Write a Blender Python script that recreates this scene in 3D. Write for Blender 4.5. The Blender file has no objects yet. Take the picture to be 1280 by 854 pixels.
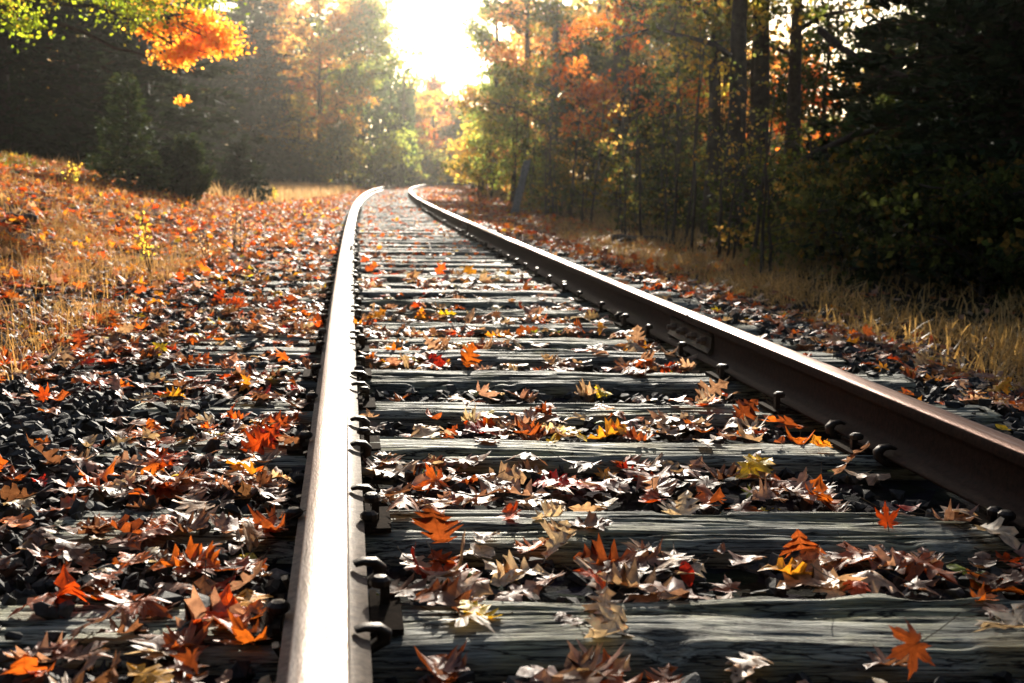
import bpy, bmesh, math, random
import numpy as np
from mathutils import Matrix, Vector, Euler

R = math.radians
rng = np.random.default_rng(11)
random.seed(5)
scene = bpy.context.scene
COL = scene.collection

# ------------------------------------------------------------------ camera
H_CAM, PITCH, ROLL, FPX = 0.7377, 0.141083, R(0.6), 1450.0
cam_d = bpy.data.cameras.new("camera")
cam_d.sensor_width = 36.0
cam_d.lens = FPX / 1280 * 36
cam_d.clip_start, cam_d.clip_end = 0.05, 3000
cam_d.dof.use_dof = True
cam_d.dof.focus_distance = 3.1
cam_d.dof.aperture_fstop = 5.6
cam = bpy.data.objects.new("camera", cam_d)
cam.matrix_world = Matrix.Translation((0, 0, H_CAM)) @ Matrix.Rotation(R(90) - PITCH, 4, 'X') @ Matrix.Rotation(ROLL, 4, 'Z')
COL.objects.link(cam)
scene.camera = cam

# ------------------------------------------------------------------ light
SUN_AZ, SUN_EL = R(1.5), R(20.5)
world = bpy.data.worlds.new("World"); scene.world = world
world.use_nodes = True
wn = world.node_tree.nodes; wn.clear()
sky = wn.new('ShaderNodeTexSky'); sky.sky_type = 'NISHITA'; sky.sun_disc = False
sky.sun_elevation = SUN_EL; sky.sun_rotation = SUN_AZ
sky.air_density = 1.0; sky.dust_density = 2.5; sky.ozone_density = 1.0
bg = wn.new('ShaderNodeBackground'); bg.inputs[1].default_value = 0.05
wo = wn.new('ShaderNodeOutputWorld')
world.node_tree.links.new(sky.outputs[0], bg.inputs[0]); world.node_tree.links.new(bg.outputs[0], wo.inputs[0])
sd = bpy.data.lights.new("sun", 'SUN'); sd.energy = 5.0; sd.angle = R(0.6); sd.color = (1, .92, .79)
sun = bpy.data.objects.new("sun", sd); COL.objects.link(sun)
to_sun = Vector((math.sin(SUN_AZ) * math.cos(SUN_EL), math.cos(SUN_AZ) * math.cos(SUN_EL), math.sin(SUN_EL)))
sun.rotation_euler = to_sun.to_track_quat('Z', 'Y').to_euler()

vs = scene.view_settings
vs.view_transform = 'Standard'; vs.look = 'None'; vs.gamma = 1; vs.exposure = 1.45
scene.cycles.use_denoising = True
scene.cycles.max_bounces = 7; scene.cycles.transmission_bounces = 4; scene.cycles.transparent_max_bounces = 4
scene.cycles.diffuse_bounces = 3; scene.cycles.glossy_bounces = 2; scene.cycles.volume_bounces = 0
scene.cycles.sample_clamp_indirect = 6.0
scene.cycles.volume_step_rate = 20

# ------------------------------------------------------------------ helpers
ONES = ['zeroth', 'first', 'second', 'third', 'fourth', 'fifth', 'sixth', 'seventh', 'eighth', 'ninth', 'tenth', 'eleventh',
        'twelfth', 'thirteenth', 'fourteenth', 'fifteenth', 'sixteenth', 'seventeenth', 'eighteenth', 'nineteenth']
TENS = {2: 'twent', 3: 'thirt', 4: 'fort', 5: 'fift', 6: 'sixt', 7: 'sevent', 8: 'eight', 9: 'ninet'}
def ordinal(n):
    if n < 20: return ONES[n]
    pre = 'hundred and ' if n > 100 else ''
    n = n % 100 if n > 100 else n
    if n == 100: return 'hundredth'
    if n < 20: return (pre + ONES[n])
    return pre + (TENS[n // 10] + ('ieth' if n % 10 == 0 else 'y-' + ONES[n % 10]))

def tag(o, label=None, cat=None, group=None, kind=None):
    if label: o['label'] = label
    if cat: o['category'] = cat
    if group: o['group'] = group
    if kind: o['kind'] = kind
    return o

def link(o, parent=None):
    COL.objects.link(o)
    if parent is not None: o.parent = parent
    return o

def empty(name, loc=(0, 0, 0), rz=0):
    o = bpy.data.objects.new(name, None); o.location = loc; o.rotation_euler = (0, 0, rz)
    o.empty_display_size = .1
    return link(o)

def mesh_np(name, V, F, mat=None, col=None, uv=None, smooth=False, midx=None):
    """V (n,3); F (m,k) array of equal-sized polygons or a list of such arrays."""
    me = bpy.data.meshes.new(name)
    V = np.asarray(V, dtype=np.float32)
    Fs = F if isinstance(F, list) else [F]
    Fs = [np.asarray(f, dtype=np.int32) for f in Fs if len(f)]
    me.vertices.add(len(V)); me.vertices.foreach_set('co', V.ravel())
    loops = np.concatenate([f.ravel() for f in Fs])
    tot = np.concatenate([np.full(len(f), f.shape[1], dtype=np.int32) for f in Fs])
    start = np.concatenate([[0], np.cumsum(tot)[:-1]]).astype(np.int32)
    me.loops.add(len(loops)); me.loops.foreach_set('vertex_index', loops)
    me.polygons.add(len(tot)); me.polygons.foreach_set('loop_start', start)
    me.polygons.foreach_set('loop_total', tot)
    if midx is not None: me.polygons.foreach_set('material_index', np.asarray(midx, dtype=np.int32))
    me.update(calc_edges=True)
    if col is not None:
        a = me.color_attributes.new('Col', 'FLOAT_COLOR', 'POINT')
        c = np.ones((len(V), 4), dtype=np.float32); c[:, :3] = col
        a.data.foreach_set('color', c.ravel())
    if uv is not None:
        l = me.uv_layers.new(name='UVMap')
        l.data.foreach_set('uv', np.asarray(uv, dtype=np.float32)[loops].ravel())
    me.validate()
    if not smooth: me.shade_flat()
    if mat is not None:
        for m in (mat if isinstance(mat, (list, tuple)) else [mat]): me.materials.append(m)
    return me

def add(name, me, parent=None, loc=None, rot=None):
    o = bpy.data.objects.new(name, me)
    if loc is not None: o.location = loc
    if rot is not None: o.rotation_euler = rot
    return link(o, parent)

class MB:
    def __init__(s): s.V = []; s.F = {}; s.n = 0
    def add(s, V, F):
        V = np.asarray(V, dtype=float); F = np.asarray(F)
        s.V.append(V); s.F.setdefault(F.shape[1], []).append(F + s.n); s.n += len(V)
    def tube(s, P, r, k=6, cap=True):
        P = np.asarray(P, dtype=float); n = len(P)
        r = np.broadcast_to(np.asarray(r, dtype=float), (n,))
        T = np.gradient(P, axis=0); T /= np.linalg.norm(T, axis=1)[:, None] + 1e-9
        ref = np.array([0, 0, 1.]) if abs(T[:, 2]).mean() < .8 else np.array([1., 0, 0])
        A = np.cross(T, ref); A /= np.linalg.norm(A, axis=1)[:, None] + 1e-9
        B = np.cross(T, A)
        th = np.arange(k) * 2 * np.pi / k
        V = P[:, None] + r[:, None, None] * (A[:, None] * np.cos(th)[None, :, None] + B[:, None] * np.sin(th)[None, :, None])
        V = V.reshape(-1, 3)
        i = np.arange(n - 1)[:, None] * k; j = np.arange(k)[None]; j2 = (j + 1) % k
        F = np.stack([i + j, i + j2, i + k + j2, i + k + j], -1).reshape(-1, 4)
        s.add(V, F)
        if cap:
            c = np.array([P[0], P[-1]]); base = s.n; s.V.append(c); s.n += 2
            b0 = base - len(V)
            t1 = np.stack([np.full(k, base), b0 + (np.arange(k) + 1) % k, b0 + np.arange(k)], -1)
            e0 = b0 + (n - 1) * k
            t2 = np.stack([np.full(k, base + 1), e0 + np.arange(k), e0 + (np.arange(k) + 1) % k], -1)
            s.F.setdefault(3, []).append(np.concatenate([t1, t2]))
    def box(s, c, d, M=None):
        c = np.array(c, float); d = np.array(d, float) / 2
        V = np.array([[x, y, z] for x in (-1, 1) for y in (-1, 1) for z in (-1, 1)]) * d
        if M is not None: V = V @ np.array(M).T
        s.add(V + c, [[0, 1, 3, 2], [4, 6, 7, 5], [0, 4, 5, 1], [2, 3, 7, 6], [0, 2, 6, 4], [1, 5, 7, 3]])
    def mesh(s, name, mat, smooth=False):
        return mesh_np(name, np.concatenate(s.V), [np.concatenate(f) for f in s.F.values()], mat, smooth=smooth)

# value noise
def _h(ix, iy, seed):
    v = (ix.astype(np.int64) * 374761393 + iy.astype(np.int64) * 668265263 + seed * 1442695041) & 0xffffffff
    v = ((v ^ (v >> 13)) * 1274126177) & 0xffffffff
    return ((v ^ (v >> 16)) & 0xffff) / 65535.0
def vnoise(x, y, seed=0):
    x = np.asarray(x, float); y = np.asarray(y, float)
    ix, iy = np.floor(x), np.floor(y); fx, fy = x - ix, y - iy
    fx = fx * fx * (3 - 2 * fx); fy = fy * fy * (3 - 2 * fy)
    a = _h(ix, iy, seed); b = _h(ix + 1, iy, seed); c = _h(ix, iy + 1, seed); d = _h(ix + 1, iy + 1, seed)
    return (a * (1 - fx) + b * fx) * (1 - fy) + (c * (1 - fx) + d * fx) * fy
def fbm(x, y, seed=0, o=3):
    return sum(vnoise(x * 2 ** i, y * 2 ** i, seed + i) / 2 ** i for i in range(o)) / sum(1 / 2 ** i for i in range(o))

# ------------------------------------------------------------------ track alignment
G = 1.505
KN = [0, 5, 10, 15, 20, 27, 35, 45, 60, 80, 120]
KV = [-2.9e-04, 1.44e-03, 7.5e-04, 6.4e-04, 1.21e-03, 1.26e-03, 1.39e-03, 1.65e-03, 2.17e-03, 3.82e-03, 5.84e-03]
DS = 0.2
S = np.arange(-4, 135, DS)
_k = np.interp(S, KN, KV); _k[S < 0] = 0
_i0 = int(round(4 / DS))
TH = np.cumsum(_k) * DS; TH = TH - TH[_i0] - .14298
_x = np.cumsum(np.sin(TH)) * DS; _y = np.cumsum(np.cos(TH)) * DS
LX = _x - _x[_i0] - .0365; LY = _y - _y[_i0]
CX = LX + G / 2 * np.cos(TH); CY = LY - G / 2 * np.sin(TH)
def pos(s, u):
    th = np.interp(s, S, TH)
    return np.interp(s, S, CX) + u * np.cos(th), np.interp(s, S, CY) - u * np.sin(th)
def heading(s): return float(np.interp(s, S, TH))
def su(x, y):
    x = np.atleast_1d(np.asarray(x, float)).ravel(); y = np.atleast_1d(np.asarray(y, float)).ravel()
    so = np.empty(len(x)); uo = np.empty(len(x))
    cx, cy, st, tt = CX[::4], CY[::4], S[::4], TH[::4]
    for a in range(0, len(x), 20000):
        dx = x[a:a + 20000, None] - cx; dy = y[a:a + 20000, None] - cy
        i = (dx * dx + dy * dy).argmin(1); r = np.arange(len(i))
        ex, ey = dx[r, i], dy[r, i]; t = tt[i]
        so[a:a + 20000] = st[i] + ex * np.sin(t) + ey * np.cos(t)
        uo[a:a + 20000] = ex * np.cos(t) - ey * np.sin(t)
    return so, uo

def smooth01(t): t = np.clip(t, 0, 1); return t * t * (3 - 2 * t)
def terrain_su(s, u, x, y):
    a = -u
    near = np.interp(a, [0, .85, 1.0, 1.5, 2.3, 3.0, 4.0, 5.0, 6.2, 9, 14, 60], [-.055, -.05, -.03, -.035, -.08, .02, .38, .62, .9, 1.05, .8, .8])
    farl = np.interp(a, [0, 1.0, 1.5, 2.5, 4, 8, 20, 60], [-.055, -.055, -.06, -.08, .0, .15, .38, .6])
    w = smooth01((s - 20) / 14); w2 = smooth01((8 - s) / 6)
    lef = near * (1 - w) + farl * w
    lef = lef * (1 - .45 * w2 * (a > 1.5))
    b = u
    nr = np.interp(b, [0, 1.3, 1.6, 2.7, 5, 9, 40], [-.055, -.055, -.08, -.33, -.24, -.1, .3])
    fr = np.interp(b, [0, 1.3, 1.8, 3.5, 6, 40], [-.055, -.055, -.07, -.16, -.1, .3])
    w3 = smooth01((s - 16) / 16)
    rig = nr * (1 - w3) + fr * w3
    z = np.where(u < 0, lef, rig)
    rough = np.clip((np.abs(u) - 1.6) / 2, 0, 1)
    z = z + rough * ((fbm(x * .5, y * .5, 3) - .5) * .16 + (fbm(x * 2.3, y * 2.3, 9) - .5) * .07)
    return z
def terrain(x, y):
    s, u = su(x, y); x = np.atleast_1d(x).ravel(); y = np.atleast_1d(y).ravel()
    return terrain_su(s, u, x, y)
def tz(x, y): return float(terrain(np.array([x]), np.array([y]))[0])

def ray(px, py, z):
    """where the photo's pixel (1280 x 854) meets the level z: used only to read positions off the photograph"""
    a, b = px - 640, py - 427; cr, sr = math.cos(ROLL), math.sin(ROLL)
    xi, yi = a * cr + b * sr, -a * sr + b * cr; c, sn = math.cos(PITCH), math.sin(PITCH)
    X, Y, Z = xi, FPX * c - yi * sn, -FPX * sn - yi * c
    t = (z - H_CAM) / Z
    return X * t, Y * t
def at(px, D): return (px - 640) / FPX * D, D

# ties
SKEW = 0.123
TIE_S = [0.6, 1.15, 1.79, 2.33, 3.06, 3.64, 4.20, 4.75, 5.24, 5.76]
while TIE_S[-1] < 62: TIE_S.append(TIE_S[-1] + .55 + random.uniform(-.035, .035))
TIE_S = np.array(TIE_S)
TIE_W = np.array([.235 + random.uniform(-.012, .015) for _ in TIE_S]); TIE_W[4] = .27
TIE_J = np.array([random.uniform(-.018, .018) for _ in TIE_S])
TIE_DZ = np.array([random.uniform(-.008, .008) for _ in TIE_S])
TIE_E = np.array([random.uniform(-.06, .06) for _ in TIE_S])
def in_tie(s, u, pad=0.):
    sc = s[:, None] if s.ndim == 1 else s
    j = np.searchsorted(TIE_S, s + SKEW * u)
    out = np.zeros(len(s), bool)
    for d in (-1, 0):
        k = np.clip(j + d, 0, len(TIE_S) - 1)
        out |= (np.abs(s + (SKEW + TIE_J[k]) * u - TIE_S[k]) < TIE_W[k] / 2 + pad) & (np.abs(u - TIE_E[k]) < 1.37)
    return out

# ------------------------------------------------------------------ materials
def nmat(name):
    m = bpy.data.materials.new(name); m.use_nodes = True
    nt = m.node_tree; nt.nodes.clear()
    out = nt.nodes.new('ShaderNodeOutputMaterial')
    return m, nt, out
def N(nt, t, **kw):
    n = nt.nodes.new(t)
    for k, v in kw.items():
        if k.startswith('i_'):
            key = k[2:]; n.inputs[int(key) if key.isdigit() else key.replace('_', ' ')].default_value = v
        else: setattr(n, k, v)
    return n
def ramp(nt, src, stops):
    r = nt.nodes.new('ShaderNodeValToRGB'); e = r.color_ramp.elements
    while len(e) < len(stops): e.new(.5)
    for q, (p, c) in zip(e, stops): q.position = p; q.color = (*c, 1)
    nt.links.new(src, r.inputs[0]); return r.outputs[0]
def mixc(nt, fac, a, b, mode='MIX'):
    n = nt.nodes.new('ShaderNodeMix'); n.data_type = 'RGBA'; n.blend_type = mode
    for sock, v in ((n.inputs[0], fac), (n.inputs[6], a), (n.inputs[7], b)):
        if isinstance(v, (int, float)): sock.default_value = v
        elif isinstance(v, tuple): sock.default_value = (*v, 1)
        else: nt.links.new(v, sock)
    return n.outputs[2]
def mth(nt, op, a, b=0.):
    n = nt.nodes.new('ShaderNodeMath'); n.operation = op
    for k, v in ((0, a), (1, b)):
        if isinstance(v, (int, float)): n.inputs[k].default_value = v
        else: nt.links.new(v, n.inputs[k])
    return n.outputs[0]

def leaf_material(name, trans=.4, rough=.42, spec=.5, veins=False):
    m, nt, out = nmat(name); L = nt.links
    at_ = N(nt, 'ShaderNodeAttribute', attribute_name='Col')
    geo = N(nt, 'ShaderNodeNewGeometry')
    n1 = N(nt, 'ShaderNodeTexNoise', i_Scale=55., i_Detail=3.); L.new(geo.outputs['Position'], n1.inputs['Vector'])
    f = ramp(nt, n1.outputs[0], [(.3, (.55, .5, .5)), (.7, (1.35, 1.3, 1.25))])
    c = mixc(nt, 1., at_.outputs['Color'], f, 'MULTIPLY')
    if veins:
        uv = N(nt, 'ShaderNodeUVMap'); sp = N(nt, 'ShaderNodeSeparateXYZ'); L.new(uv.outputs[0], sp.inputs[0])
        ax = mth(nt, 'ABSOLUTE', sp.outputs[0])
        mid = mth(nt, 'LESS_THAN', ax, .012)
        ph = mth(nt, 'MULTIPLY', mth(nt, 'SUBTRACT', sp.outputs[1], mth(nt, 'MULTIPLY', ax, .9)), 7.)
        fr = mth(nt, 'ABSOLUTE', mth(nt, 'SUBTRACT', mth(nt, 'FRACT', ph), .5))
        side = mth(nt, 'LESS_THAN', fr, .04)
        v = mth(nt, 'MAXIMUM', mid, mth(nt, 'MULTIPLY', side, .55))
        c = mixc(nt, mth(nt, 'MULTIPLY', v, .4), c, mixc(nt, 1., c, (.45, .35, .3), 'MULTIPLY'))
        n2 = N(nt, 'ShaderNodeTexNoise', i_Scale=220., i_Detail=2.); L.new(geo.outputs['Position'], n2.inputs['Vector'])
        sp2 = ramp(nt, n2.outputs[0], [(.62, (0, 0, 0)), (.7, (1, 1, 1))])
        c = mixc(nt, mth(nt, 'MULTIPLY', sp2, .5), c, mixc(nt, 1., c, (.3, .25, .22), 'MULTIPLY'))
    p = N(nt, 'ShaderNodeBsdfPrincipled', i_Roughness=rough); p.inputs['Specular IOR Level'].default_value = spec
    L.new(c, p.inputs['Base Color'])
    t = N(nt, 'ShaderNodeBsdfTranslucent')
    L.new(mixc(nt, 1., c, (1.7, 1.45, 1.0), 'MULTIPLY'), t.inputs[0])
    if veins:
        bp = N(nt, 'ShaderNodeBump', i_Strength=.35, i_Distance=.004)
        L.new(mth(nt, 'ADD', n1.outputs[0], mth(nt, 'MULTIPLY', v, .4)), bp.inputs['Height']); L.new(bp.outputs[0], p.inputs['Normal'])
    mx = N(nt, 'ShaderNodeMixShader', i_0=trans); L.new(p.outputs[0], mx.inputs[1]); L.new(t.outputs[0], mx.inputs[2])
    L.new(mx.outputs[0], out.inputs[0])
    return m
M_LEAF = leaf_material('fallen_leaf', .34, .5, .32, True)
M_LITTER = leaf_material('leaf_litter', .42, .55, .28)
M_FOL = leaf_material('tree_foliage', .78, .6, .2)
M_NEEDLE = leaf_material('needles', .12, .8, .06)
M_GRASS = leaf_material('dry_grass', .35, .5, .3)

def wood_material():
    m, nt, out = nmat('weathered_tie_wood'); L = nt.links
    tc = N(nt, 'ShaderNodeTexCoord'); oi = N(nt, 'ShaderNodeObjectInfo')
    mp = N(nt, 'ShaderNodeMapping'); mp.inputs['Scale'].default_value = (4.5, 110, 110)
    off = N(nt, 'ShaderNodeVectorMath', operation='ADD'); L.new(tc.outputs['Object'], off.inputs[0])
    cmb = N(nt, 'ShaderNodeCombineXYZ'); L.new(mth(nt, 'MULTIPLY', oi.outputs['Random'], 37.), cmb.inputs[0]); L.new(cmb.outputs[0], off.inputs[1])
    L.new(off.outputs[0], mp.inputs[0])
    g = N(nt, 'ShaderNodeTexNoise', i_Scale=1., i_Detail=5., i_Roughness=.72, i_Distortion=.25); L.new(mp.outputs[0], g.inputs['Vector'])
    mp2 = N(nt, 'ShaderNodeMapping'); mp2.inputs['Scale'].default_value = (22, 420, 420); L.new(off.outputs[0], mp2.inputs[0])
    g2 = N(nt, 'ShaderNodeTexNoise', i_Scale=1., i_Detail=3.); L.new(mp2.outputs[0], g2.inputs['Vector'])
    b = N(nt, 'ShaderNodeTexNoise', i_Scale=5., i_Detail=4.); L.new(off.outputs[0], b.inputs['Vector'])
    base = ramp(nt, b.outputs[0], [(.32, (.13, .138, .125)), (.46, (.28, .285, .25)), (.58, (.3, .295, .2)), (.7, (.21, .22, .205))])
    gr = ramp(nt, g.outputs[0], [(.38, (.06, .06, .06)), (.45, (.7, .7, .7)), (.6, (1.15, 1.15, 1.1)), (.75, (1.45, 1.45, 1.4))])
    c = mixc(nt, 1., base, gr, 'MULTIPLY')
    c = mixc(nt, 1., c, ramp(nt, oi.outputs['Random'], [(0., (.72, .74, .76)), (.5, (1., 1., .96)), (1., (1.3, 1.28, 1.2))]), 'MULTIPLY')
    c = mixc(nt, .6, c, ramp(nt, g2.outputs[0], [(.35, (.35, .34, .33)), (.6, (1.2, 1.2, 1.2))]), 'MULTIPLY')
    mp3 = N(nt, 'ShaderNodeMapping'); mp3.inputs['Scale'].default_value = (3.2, 34, 34); L.new(off.outputs[0], mp3.inputs[0])
    g3 = N(nt, 'ShaderNodeTexNoise', i_Scale=1., i_Detail=6., i_Roughness=.6, i_Distortion=.3); L.new(mp3.outputs[0], g3.inputs['Vector'])
    crack = ramp(nt, mth(nt, 'ABSOLUTE', mth(nt, 'SUBTRACT', g3.outputs[0], .5)), [(.004, (0, 0, 0)), (.022, (1, 1, 1))])
    c = mixc(nt, 1., c, mixc(nt, crack, (.1, .09, .09), (1., 1., 1.)), 'MULTIPLY')
    p = N(nt, 'ShaderNodeBsdfPrincipled', i_Roughness=.7); p.inputs['Specular IOR Level'].default_value = .4
    L.new(c, p.inputs['Base Color'])
    L.new(ramp(nt, g.outputs[0], [(.4, (.9, .9, .9)), (.65, (.58, .58, .58))]), p.inputs['Roughness'])
    bp = N(nt, 'ShaderNodeBump', i_Strength=.9, i_Distance=.006)
    L.new(mth(nt, 'ADD', mth(nt, 'MULTIPLY', crack, .8), mth(nt, 'ADD', g.outputs[0], mth(nt, 'MULTIPLY', g2.outputs[0], .5))), bp.inputs['Height']); L.new(bp.outputs[0], p.inputs['Normal'])
    L.new(p.outputs[0], out.inputs[0]); return m
M_TIE = wood_material()

def rail_top_material(nm, cs):
    m, nt, out = nmat(nm); L = nt.links
    uv = N(nt, 'ShaderNodeUVMap')
    mp = N(nt, 'ShaderNodeMapping'); mp.inputs['Scale'].default_value = (26, .5, 1); L.new(uv.outputs[0], mp.inputs[0])
    n = N(nt, 'ShaderNodeTexNoise', i_Scale=1., i_Detail=4., i_Roughness=.6); L.new(mp.outputs[0], n.inputs['Vector'])
    mp2 = N(nt, 'ShaderNodeMapping'); mp2.inputs['Scale'].default_value = (300, 60, 1); L.new(uv.outputs[0], mp2.inputs[0])
    n2 = N(nt, 'ShaderNodeTexNoise', i_Scale=1., i_Detail=3.); L.new(mp2.outputs[0], n2.inputs['Vector'])
    p = N(nt, 'ShaderNodeBsdfPrincipled', i_Metallic=.75)
    c = ramp(nt, n.outputs[0], [(.32, cs[0]), (.5, cs[1]), (.66, cs[2])])
    c = mixc(nt, .5, c, ramp(nt, n2.outputs[0], [(.4, (.6, .55, .55)), (.65, (1.2, 1.2, 1.2))]), 'MULTIPLY')
    L.new(c, p.inputs['Base Color'])
    pit = N(nt, 'ShaderNodeTexNoise', i_Scale=1., i_Detail=3.); mp3 = N(nt, 'ShaderNodeMapping'); mp3.inputs['Scale'].default_value = (150, 9, 1); L.new(uv.outputs[0], mp3.inputs[0]); L.new(mp3.outputs[0], pit.inputs['Vector'])
    L.new(mixc(nt, .5, ramp(nt, n.outputs[0], [(.35, (.56, .56, .56)), (.7, (.34, .34, .34))]), ramp(nt, pit.outputs[0], [(.4, (.3, .3, .3)), (.62, (.65, .65, .65))])), p.inputs['Roughness'])
    bp = N(nt, 'ShaderNodeBump', i_Strength=.4, i_Distance=.002); L.new(n2.outputs[0], bp.inputs['Height']); L.new(bp.outputs[0], p.inputs['Normal'])
    L.new(p.outputs[0], out.inputs[0]); return m
def rust_material(name, c0, c1, rough=.6, metal=.3, scale=60., spec=.4):
    m, nt, out = nmat(name); L = nt.links
    tc = N(nt, 'ShaderNodeTexCoord')
    n = N(nt, 'ShaderNodeTexNoise', i_Scale=scale, i_Detail=5., i_Roughness=.7); L.new(tc.outputs['Object'], n.inputs['Vector'])
    p = N(nt, 'ShaderNodeBsdfPrincipled', i_Metallic=metal, i_Roughness=rough); p.inputs['Specular IOR Level'].default_value = spec
    L.new(ramp(nt, n.outputs[0], [(.35, c0), (.65, c1)]), p.inputs['Base Color'])
    bp = N(nt, 'ShaderNodeBump', i_Strength=.5, i_Distance=.003); L.new(n.outputs[0], bp.inputs['Height']); L.new(bp.outputs[0], p.inputs['Normal'])
    L.new(p.outputs[0], out.inputs[0]); return m
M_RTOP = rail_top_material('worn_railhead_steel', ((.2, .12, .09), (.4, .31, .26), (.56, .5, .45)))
M_RTOP2 = rail_top_material('rusty_shaded_railhead_steel', ((.12, .055, .04), (.26, .14, .1), (.44, .34, .29)))  # less polished brown that also stands in for missing sun glare
M_RUST_SHADE = rust_material('rail_side_rust_foot_shade', (.018, .009, .006), (.05, .022, .014), .75, .1, 60., .15)
M_FOOT = rust_material('rail_foot_dusty_rust', (.09, .065, .048), (.22, .17, .13), .6, .25)
M_IRON = rust_material('spike_iron', (.018, .014, .012), (.05, .036, .028), .45, .5)
M_BARK = rust_material('bark', (.03, .022, .016), (.075, .058, .045), .9, 0, 14., .2)
M_DEAD = rust_material('dead_stem', (.07, .05, .032), (.16, .115, .075), .85, 0, 20., .2)
M_STICK = rust_material('dead_wood', (.04, .035, .03), (.12, .1, .085), .8, 0, 25., .3)
M_POST = rust_material('weathered_post_wood', (.12, .13, .135), (.3, .31, .31), .8, 0, 18., .3)
M_ROCK = rust_material('pale_rock', (.3, .29, .27), (.55, .54, .5), .7, 0, 15., .3)

def stone_material():
    m, nt, out = nmat('basalt_ballast'); L = nt.links
    at_ = N(nt, 'ShaderNodeAttribute', attribute_name='Col'); geo = N(nt, 'ShaderNodeNewGeometry')
    n = N(nt, 'ShaderNodeTexNoise', i_Scale=90., i_Detail=4.); L.new(geo.outputs['Position'], n.inputs['Vector'])
    c = mixc(nt, 1., at_.outputs['Color'], ramp(nt, n.outputs[0], [(.3, (.6, .6, .6)), (.7, (1.4, 1.4, 1.4))]), 'MULTIPLY')
    p = N(nt, 'ShaderNodeBsdfPrincipled', i_Roughness=.75); p.inputs['Specular IOR Level'].default_value = .22
    L.new(c, p.inputs['Base Color'])
    bp = N(nt, 'ShaderNodeBump', i_Strength=.4, i_Distance=.003); L.new(n.outputs[0], bp.inputs['Height']); L.new(bp.outputs[0], p.inputs['Normal'])
    L.new(p.outputs[0], out.inputs[0]); return m
M_STONE = stone_material()

def ground_material():
    m, nt, out = nmat('leafy_soil'); L = nt.links
    at_ = N(nt, 'ShaderNodeAttribute', attribute_name='Col'); geo = N(nt, 'ShaderNodeNewGeometry')
    n = N(nt, 'ShaderNodeTexNoise', i_Scale=22., i_Detail=6., i_Roughness=.7); L.new(geo.outputs['Position'], n.inputs['Vector'])
    v = N(nt, 'ShaderNodeTexVoronoi', i_Scale=16.); L.new(geo.outputs['Position'], v.inputs['Vector'])
    c = mixc(nt, 1., at_.outputs['Color'], ramp(nt, n.outputs[0], [(.3, (.35, .35, .35)), (.7, (1.5, 1.5, 1.5))]), 'MULTIPLY')
    c = mixc(nt, .5, c, mixc(nt, 1., c, v.outputs['Color'], 'MULTIPLY'))
    p = N(nt, 'ShaderNodeBsdfPrincipled', i_Roughness=1.); p.inputs['Specular IOR Level'].default_value = .05
    L.new(c, p.inputs['Base Color'])
    bp = N(nt, 'ShaderNodeBump', i_Strength=.8, i_Distance=.04); L.new(n.outputs[0], bp.inputs['Height']); L.new(bp.outputs[0], p.inputs['Normal'])
    L.new(p.outputs[0], out.inputs[0]); return m
M_GROUND = ground_material()

# ------------------------------------------------------------------ ground
def grid_lines(a, b, near, step, grow):
    pos_, neg = [near], [near]; st = step
    while pos_[-1] < b: pos_.append(pos_[-1] + st); st *= grow
    st = step
    while neg[-1] > a: neg.append(neg[-1] - st); st *= grow
    return np.array(sorted(set(neg + pos_)))
gx = grid_lines(-400, 400, 0, .16, 1.045); gy = grid_lines(-30, 700, 4, .16, 1.032)
GX, GY = np.meshgrid(gx, gy); fx, fy = GX.ravel(), GY.ravel()
gs, gu = su(fx, fy)
gz = terrain_su(gs, gu, fx, fy)
gz = np.where(np.hypot(fx, fy) > 130, np.clip(gz, -1, .6), gz)
nx_, ny_ = len(gx), len(gy)
ii = (np.arange(ny_ - 1)[:, None] * nx_ + np.arange(nx_ - 1)[None]).ravel()
GF = np.stack([ii, ii + 1, ii + nx_ + 1, ii + nx_], -1)
ball = np.clip(1 - (np.abs(gu + .2) - 2.2) / .8, 0, 1)[:, None]
mound_g = np.clip((fbm(fx * .8, fy * .8, 40) - .5) * 6, 0, 1)[:, None] * ((gu < -5) & (gs < 24))[:, None]
soil = np.array([.075, .038, .018]); grav = np.array([.022, .021, .022]); moss = np.array([.06, .09, .015])
gcol = soil * (1 - ball) + grav * ball
gcol = gcol * (1 - mound_g) + moss * mound_g
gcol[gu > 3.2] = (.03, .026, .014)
fw = smooth01((gs - 25) / 15)[:, None]; gcol = gcol * (1 - fw) + np.array([.09, .045, .02]) * fw
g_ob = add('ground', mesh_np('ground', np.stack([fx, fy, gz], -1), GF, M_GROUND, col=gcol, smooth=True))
tag(g_ob, 'leaf strewn ground with gravel track bed and bank rising on the left', kind='structure')

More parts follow.
